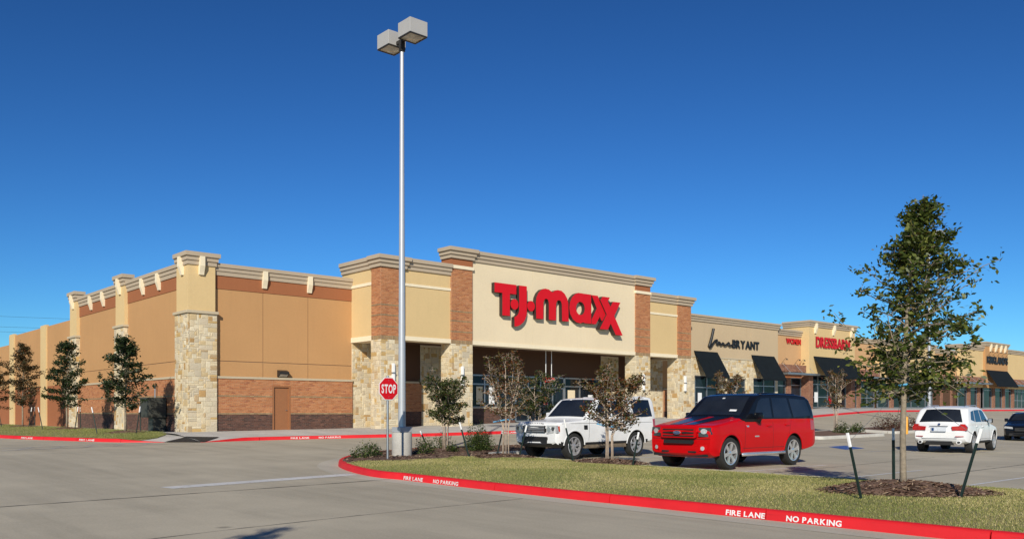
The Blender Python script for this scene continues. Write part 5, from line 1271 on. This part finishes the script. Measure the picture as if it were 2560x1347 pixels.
def rrect(y0, y1, z0, z1, r=.02):
    out = []
    for cx, cz, a0 in ((y1-r, z1-r, 0), (y0+r, z1-r, 90), (y0+r, z0+r, 180), (y1-r, z0+r, 270)):
        for k in range(4): a = R(a0+30*k); out.append((cx+r*math.cos(a), cz+r*math.sin(a)))
    return out
def plus(pts, mirror=True): return [(-y, z) for y, z in reversed(pts)]

# ---- red and black sport utility car
E_ = dict(L=5.24, W=2.0, kf=.13, kr=.07, belt=1.26, roof=1.95, tumble=.125, nf=.45, tf=.06, nr=.35, tr=.05, wr=.405, axles=(.95, 3.97), r=.075,
    top=[(0, 1.02), (.04, 1.08), (.14, 1.12), (.8, 1.21), (1.35, 1.29), (1.52, 1.32), (1.75, 1.46), (2.1, 1.76), (2.3, 1.885), (2.55, 1.935), (3.2, 1.955), (4.3, 1.94), (4.75, 1.90), (4.92, 1.82), (5.05, 1.60), (5.16, 1.25), (5.2, 1.1), (5.24, .95)],
    bot=[(0, .36), (.25, .30), (.8, .34), (1.5, .36), (3.6, .36), (4.6, .38), (5.0, .44), (5.24, .50)])
ec = Car('sport_utility_car', 'red sport utility car with black roof and twin black bonnet stripes', (18.55, 14.42, G(20, 14.5)), 0, E_, M['c_red'], 'car'); ec.root.scale = (1.02, 1.02, 1.05)
def em(x, y, z):
    if z > 1.255 and x > 1.42+(.12 if abs(y) < .7 else 0): return 1
    return 0
ec.body([M['c_red'], M['c_black']], em); ec.wheels(M['chrome'], 6, .048, .72); ec.arches(M['c_red'])
ec.side_poly([(1.40, 1.262), (1.62, 1.19), (2.16, 1.19), (2.26, 1.14), (2.38, 1.262)], 'black_flash', M['c_black'], .004, .004)
ec.top_patch(1.60, 2.27, .80, .68, 'windshield', M['carglass'])
for sd in (-1, 1): ec.top_patch(.17, 1.50, 0, 0, 'bonnet_stripe', M['c_black'], .010, 14, 5, .02, None, ((sd*.07, sd*.40), (sd*.10, sd*.62)))
ec.side_poly([(1.98, 1.30), (2.30, 1.72), (2.46, 1.80), (2.86, 1.82), (2.86, 1.30)], 'side_window', M['carglass']); ec.side_poly([(2.96, 1.30), (2.96, 1.82), (3.72, 1.82), (3.86, 1.30)], 'side_window', M['carglass']); ec.side_poly([(3.96, 1.30), (3.84, 1.81), (4.72, 1.78), (4.92, 1.34)], 'side_window', M['carglass'])
g = ec.front_poly(rrect(-.56, .56, .80, 1.06, .04), -.012, 'grille', M['c_red'], .10, None, .10)
for z0, z1, sp_ in ((.990, 1.022, 0), (.910, .945, 1), (.832, .864, 0)):
    for a, b in (((-.50, -.14), (.14, .50)) if sp_ else ((-.50, .50),)): ec.front_poly(rrect(a, b, z0, z1, .018), -.018, 'grille_slot', M['plastic'], .02, g, .10)
em_ = ec.front_poly(ell(0, .93, .115, .046), -.036, 'emblem', M['chrome'], .03, g); ec.front_poly(ell(0, .93, .104, .038), -.040, 'emblem_face', M['badge'], .01, g)
tx = lettering('Ford', lambda u, v, d: (-.043, .062-u, .915+v), .124, .034, M['chrome'], None, sep=False, name='emblem_script'); tx[0].parent = g
for sd in (-1, 1):
    pts = [(sd*.62, .84), (sd*.63, 1.06), (sd*.93, 1.06), (sd*.965, .90), (sd*.90, .83)]
    h = ec.front_poly(pts, .012, 'headlight', M['lampdark'], .14, None, .11); ec.front_poly(ell(sd*.77, .965, .085, .065), -.0, 'headlight_lens', M['lamp'], .05, h, .11)
    f = ec.front_poly(ell(sd*.74, .545, .052, .052), -.012, 'fog_light', M['lamp'], .09, None, .09)
ec.front_poly(rrect(-.47, .47, .655, .745, .03), -.010, 'bumper_intake', M['plastic'], .06, None, .09); ec.front_poly(rrect(-.55, .55, .43, .475, .02), -.002, 'bumper_intake', M['plastic'], .06, None, .09)
ec.seams([(1.56, .45, 1.60, 1.10), (2.91, .42, 2.91, 1.24), (3.62, .60, 3.86, 1.24), (1.5, .52, 3.55, .52)]); ec.handles(((2.72, 1.08), (3.62, 1.10)), M['c_red'])
ec.front_poly(rrect(-.93, .93, .770, .779, .003), -.004, 'bumper_seam', M['plastic'], .03); ec.front_poly(rrect(-.86, .86, .335, .40, .02), -.002, 'bumper_lip', M['plastic'], .05)
for sd in (-1, 1):
    ec.front_poly([(sd*.64, .48), (sd*.66, .62), (sd*.86, .62), (sd*.84, .50)], -.004, 'fog_recess', M['c_red'], .03); ec.side_poly([(.22, 1.062), (.22, 1.07), (1.5, 1.225), (1.5, 1.217)], 'bonnet_seam', M['plastic'], .003, .003, (sd,))
ec.mirror(2.02, 1.33, M['c_black'], .26)
for sd in (-1, 1):
    m = MB(); m.tube([(1.52, sd*.93, .36), (1.6, sd*1.03, .37), (3.4, sd*1.03, .37), (3.48, sd*.93, .36)], .05, 10); m.build('running_board', M['chrome'], ec.root, smooth=50, local=True)
    y = ec.yside(4.9, 1.1)
    ec.side_poly([(4.86, .95), (4.86, 1.24), (5.10, 1.22), (5.14, .96)], 'tail_light', M['tail'], .012, .01, (sd,))
    m = MB(); m.tube([(2.6, sd*.70, 1.91), (2.7, sd*.70, 1.945), (4.4, sd*.70, 1.935), (4.5, sd*.70, 1.90)], .016, 8); m.build('roof_rail', M['c_black'], ec.root, local=True)
ec.side_poly(rrect(2.02, 2.22, .80, .835, .01), 'badge', M['chrome'], .006, .004); ec.side_poly(rrect(1.66, 1.76, 1.06, 1.10, .01), 'badge', M['chrome'], .006, .004)
# interior glint: paper on the dashboard and sticker behind the glass
ec.top_patch(1.66, 1.72, .0, .0, 'wiper', M['plastic']) if False else None
m = MB(); m.tube([(1.60, -.45, 1.335), (1.68, -.1, 1.405), (1.66, .25, 1.39)], .012, 5); m.build('wiper', M['plastic'], ec.root, local=True)
m = MB(); m.add([(1.735, -.60, 1.462), (1.735, -.38, 1.468), (1.79, -.38, 1.514), (1.79, -.60, 1.508)], [(0,1,2,3)]); m.build('dash_paper', M['white'], ec.root, local=True)
m = MB(); m.add([(2.14, .04, 1.800), (2.14, .12, 1.800), (2.19, .12, 1.828), (2.19, .04, 1.828)], [(0,1,2,3)]); m.build('windshield_sticker', M['white'], ec.root, local=True)

# ---- white off-road car
L_ = dict(L=4.80, W=1.93, kf=.09, kr=.05, belt=1.20, roof=1.86, tumble=.12, nf=.40, tf=.09, nr=.3, tr=.05, wr=.38, axles=(.84, 3.725), r=.075,
    top=[(0, .98), (.05, 1.06), (.16, 1.095), (.7, 1.13), (1.18, 1.16), (1.32, 1.19), (1.55, 1.40), (1.85, 1.68), (1.98, 1.775), (2.2, 1.815), (2.9, 1.835), (3.1, 1.86), (4.4, 1.87), (4.58, 1.85), (4.68, 1.75), (4.74, 1.40), (4.78, 1.0), (4.80, .85)],
    bot=[(0, .42), (.3, .34), (.9, .36), (3.6, .38), (4.4, .42), (4.8, .55)])
lc = Car('off_road_car', 'white boxy off-road car with black windows parked behind the dark red crape myrtle', (18.3, 19.75, G(20, 20)), 0, L_, M['c_white'], 'car'); lc.root.scale = (1, 1, 1.05)
lc.body([M['c_white'], M['plastic']], lambda x, y, z: 1 if (z < .50 and .2 < x < 4.6) or (x <= .45 and z < .47) else 0); lc.wheels(M['alloy'], 7, .020, .72, True); lc.arches(M['c_white'], .045)
lc.top_patch(1.38, 1.95, .80, .70, 'windshield', M['carglass'])
lc.side_poly([(1.66, 1.24), (1.98, 1.62), (2.10, 1.69), (2.48, 1.70), (2.48, 1.24)], 'side_window', M['carglass']); lc.side_poly([(2.56, 1.24), (2.56, 1.71), (3.28, 1.73), (3.40, 1.24)], 'side_window', M['carglass']); lc.side_poly([(3.62, 1.22), (3.50, 1.74), (3.56, 1.77), (4.44, 1.76), (4.55, 1.24)], 'side_window', M['carglass'])
g = lc.front_poly(rrect(-.50, .50, .79, .98, .02), -.016, 'grille', M['plastic'], .08, None, .08)
for z in (.82, .865, .91, .955): lc.front_poly(rrect(-.47, .47, z-.008, z+.008, .004), -.026, 'grille_bar', M['alloy'], .012, g, .08)
tx = lettering('LAND ROVER', lambda u, v, d: (.052+.09*v, .40-u, 1.012+v), .80, .045, M['plastic'], None, sep=False, name='bonnet_lettering', gap=.28); tx[0].parent = lc.root
for sd in (-1, 1):
    h = lc.front_poly([(sd*.545, .755), (sd*.545, .995), (sd*.91, .995), (sd*.94, .775)], .002, 'headlight', M['lamp'], .12, None, .09)
    lc.front_poly(ell(sd*.65, .875, .07, .075), -.016, 'headlight_lens', M['chrome'], .03, h, .09); lc.front_poly(ell(sd*.80, .895, .055, .055), -.014, 'headlight_lens', M['lampdark'], .03, h, .09)
    lc.side_poly([(.10, .81), (.10, .97), (.16, .97), (.17, .81)], 'indicator', M['amber'], .008, .01, (sd,))
    lc.side_poly(rrect(1.24, 1.40, .86, .99, .02), 'side_vent', M['plastic'], .010, .006, (sd,))
    lc.side_poly([(4.60, .90), (4.58, 1.18), (4.74, 1.18), (4.76, .90)], 'tail_light', M['tail'], .010, .008, (sd,))
    m = MB(); m.tube([(2.9, sd*.74, 1.80), (3.0, sd*.74, 1.835), (4.2, sd*.75, 1.865), (4.35, sd*.75, 1.84)], .014, 8); m.build('roof_rail', M['c_white'], lc.root, local=True)
lc.front_poly(rrect(-.56, .56, .43, .66, .04), -.006, 'bumper_intake', M['plastic'], .08, None, .07)
lc.seams([(1.46, .54, 1.50, 1.20), (2.52, .54, 2.52, 1.22), (3.22, .70, 3.45, 1.22), (.3, 1.04, 4.5, 1.06)]); lc.handles(((2.34, 1.10), (3.30, 1.10)), M['plastic'])
lc.mirror(1.72, 1.26, M['c_white'], .24)
m = MB(); m.add([(1.90, .22, 1.742), (1.90, .32, 1.742), (1.94, .32, 1.772), (1.94, .22, 1.772)], [(0,1,2,3)]); m.build('windshield_sticker', M['white'], lc.root, local=True)
for sd in (-1, 1): m = MB(); m.bbox(1.35, 3.25, min(sd*.80, sd*.935), max(sd*.80, sd*.935), .30, .42, .03); m.build('sill', M['dirtsill'], lc.root, local=True)

# ---- white car seen from behind
X_ = dict(L=4.85, W=1.93, kf=.2, kr=.15, belt=1.10, roof=1.74, tumble=.17, nf=.8, tf=.16, nr=.75, tr=.12, wr=.375, axles=(.93, 3.86), r=.10,
    top=[(0, .70), (.08, .80), (.3, .90), (.9, 1.02), (1.35, 1.08), (1.55, 1.16), (2.0, 1.50), (2.25, 1.65), (2.6, 1.72), (3.3, 1.735), (3.9, 1.71), (4.15, 1.67), (4.24, 1.62), (4.45, 1.37), (4.62, 1.15), (4.70, 1.06), (4.80, 1.0), (4.85, .90)],
    bot=[(0, .34), (.6, .30), (1.5, .32), (3.6, .32), (4.4, .34), (4.7, .38), (4.85, .44)])
xr, yr = 32.9, 13.65
xc = Car('sport_utility_car', 'white rounded car seen from behind with red tail lights right of the oak trunk', (xr+4.85*math.cos(R(7)), yr+4.85*math.sin(R(7)), G(34, 13.8)), R(187), X_, M['c_white'], 'car')
xc.body([M['c_white'], M['plastic']], lambda x, y, z: 1 if z < .42 and x < 4.3 else 0); xc.wheels(M['alloy'], 5, .036, .74); xc.arches(M['c_white'], .05, .016)
xc.top_patch(1.60, 2.22, .78, .64, 'windshield', M['carglass']); xc.top_patch(4.25, 4.62, .58, .74, 'rear_window', M['carglass'], .010)
xc.side_poly([(1.95, 1.14), (2.28, 1.52), (2.45, 1.58), (2.78, 1.59), (2.78, 1.14)], 'side_window', M['carglass']); xc.side_poly([(2.86, 1.14), (2.86, 1.59), (3.50, 1.57), (3.66, 1.14)], 'side_window', M['carglass']); xc.side_poly([(3.74, 1.15), (3.58, 1.56), (3.95, 1.52), (4.20, 1.22)], 'side_window', M['carglass'])
def rear(pts, x, name, mat, thick=.04, parent=None, bow=None):
    bow = X_['kr']; m = MB(); m.prism(pts, x, x-thick, lambda p, q, d: (d-bow*p*p, p, q)); return m.build(name, mat, parent or xc.root, local=True)
for sd in (-1, 1):
    t_ = rear([(sd*.46, .84), (sd*.44, .98), (sd*.70, 1.0), (sd*.72, 1.07), (sd*.86, 1.07), (sd*.935, .95), (sd*.92, .83)], 4.885, 'tail_light', M['tail'], .12, None, .19)
    rear([(sd*.50, .92), (sd*.50, .965), (sd*.88, .985), (sd*.90, .95)], 4.897, 'tail_light_band', M['lamp'], .012, t_, .19) if False else None
    rear(rrect(min(sd*.55, sd*.82), max(sd*.55, sd*.82), .605, .63, .008), 4.862, 'reflector', M['tail'], .03)
    e_ = rear(ell(sd*.66, .40, .085, .062), 4.84, 'exhaust_surround', M['c_white'], .06); rear(ell(sd*.66, .40, .055, .042), 4.850, 'exhaust', M['plastic'], .02, e_)
    m = MB(); m.tube([(2.4, sd*.66, 1.70), (2.5, sd*.66, 1.755), (3.9, sd*.66, 1.73), (4.05, sd*.66, 1.68)], .016, 8); m.build('roof_rail', M['alloy'], xc.root, local=True)
rear([(-.52, .30), (.52, .30), (.43, .44), (-.43, .44)], 4.86, 'diffuser', M['plastic'], .05); rear(rrect(-.60, .60, .535, .545, .003), 4.868, 'bumper_crease', M['plastic'], .02)
pl_ = rear(rrect(-.26, .26, .80, .945, .01), 4.872, 'number_plate', M['plate'], .03, None, .04); rear(rrect(-.32, .32, .985, 1.0, .006), 4.868, 'handle_strip', M['plastic'], .03)
rear(rrect(-.24, -.16, .82, .925, .01), 4.876, 'plate_motif', M['badge'], .01, pl_, .04)
em_ = rear(ell(0, 1.055, .045, .045), 4.79, 'emblem', M['chrome'], .05, None, 0); rear(ell(0, 1.055, .036, .036), 4.795, 'emblem_face', M['badge'], .02, em_, 0)
xc.seams([(2.82, .5, 2.82, 1.12), (1.72, .5, 1.78, 1.1), (3.55, .72, 3.72, 1.12), (1.4, .50, 3.4, .50)]); xc.handles(((2.66, .96), (3.50, .98)), M['c_white']); xc.mirror(1.98, 1.16, M['plastic'], .2)

# ---- dark saloon at the right edge
D_ = dict(L=4.70, W=1.83, kf=.2, kr=.15, belt=.95, roof=1.44, tumble=.20, nf=.7, tf=.16, nr=.6, tr=.12, wr=.33, axles=(.9, 3.65), r=.10,
    top=[(0, .66), (.1, .74), (.5, .84), (1.2, .94), (1.4, 1.0), (1.9, 1.30), (2.15, 1.40), (2.6, 1.44), (3.2, 1.40), (3.7, 1.20), (4.0, 1.06), (4.5, 1.02), (4.62, .95), (4.70, .80)],
    bot=[(0, .26), (.6, .22), (4.1, .22), (4.7, .36)])
dc = Car('saloon_car', 'black saloon car cut off by the right edge of the picture', (47.3, 15.6, G(48, 15.6)), R(10), D_, M['c_black'], 'car')
dc.body([M['c_black'], M['plastic']]); dc.wheels(M['alloy'], 5, .05, .72); dc.top_patch(1.45, 2.12, .72, .58, 'windshield', M['carglass'])
dc.side_poly([(1.75, .98), (2.15, 1.30), (2.62, 1.35), (2.62, .98)], 'side_window', M['carglass']); dc.side_poly([(2.70, .98), (2.70, 1.35), (3.25, 1.30), (3.6, 1.0)], 'side_window', M['carglass'])
for sd in (-1, 1): dc.front_poly([(sd*.42, .60), (sd*.44, .70), (sd*.80, .74), (sd*.84, .64)], .01, 'headlight', M['lamp'], .12, None, .16)
g = dc.front_poly(rrect(-.34, .34, .50, .66, .03), -.012, 'grille', M['plastic'], .06, None, .1); dc.front_poly(rrect(-.6, .6, .28, .40, .03), -.012, 'bumper_intake', M['plastic'], .06, None, .1)
dc.mirror(1.85, 1.02, M['c_black'], .2); dc.seams([(2.66, .4, 2.66, .95), (1.5, .4, 1.55, .93)]); dc.handles(((2.5, .86), (3.4, .88)), M['c_black'])
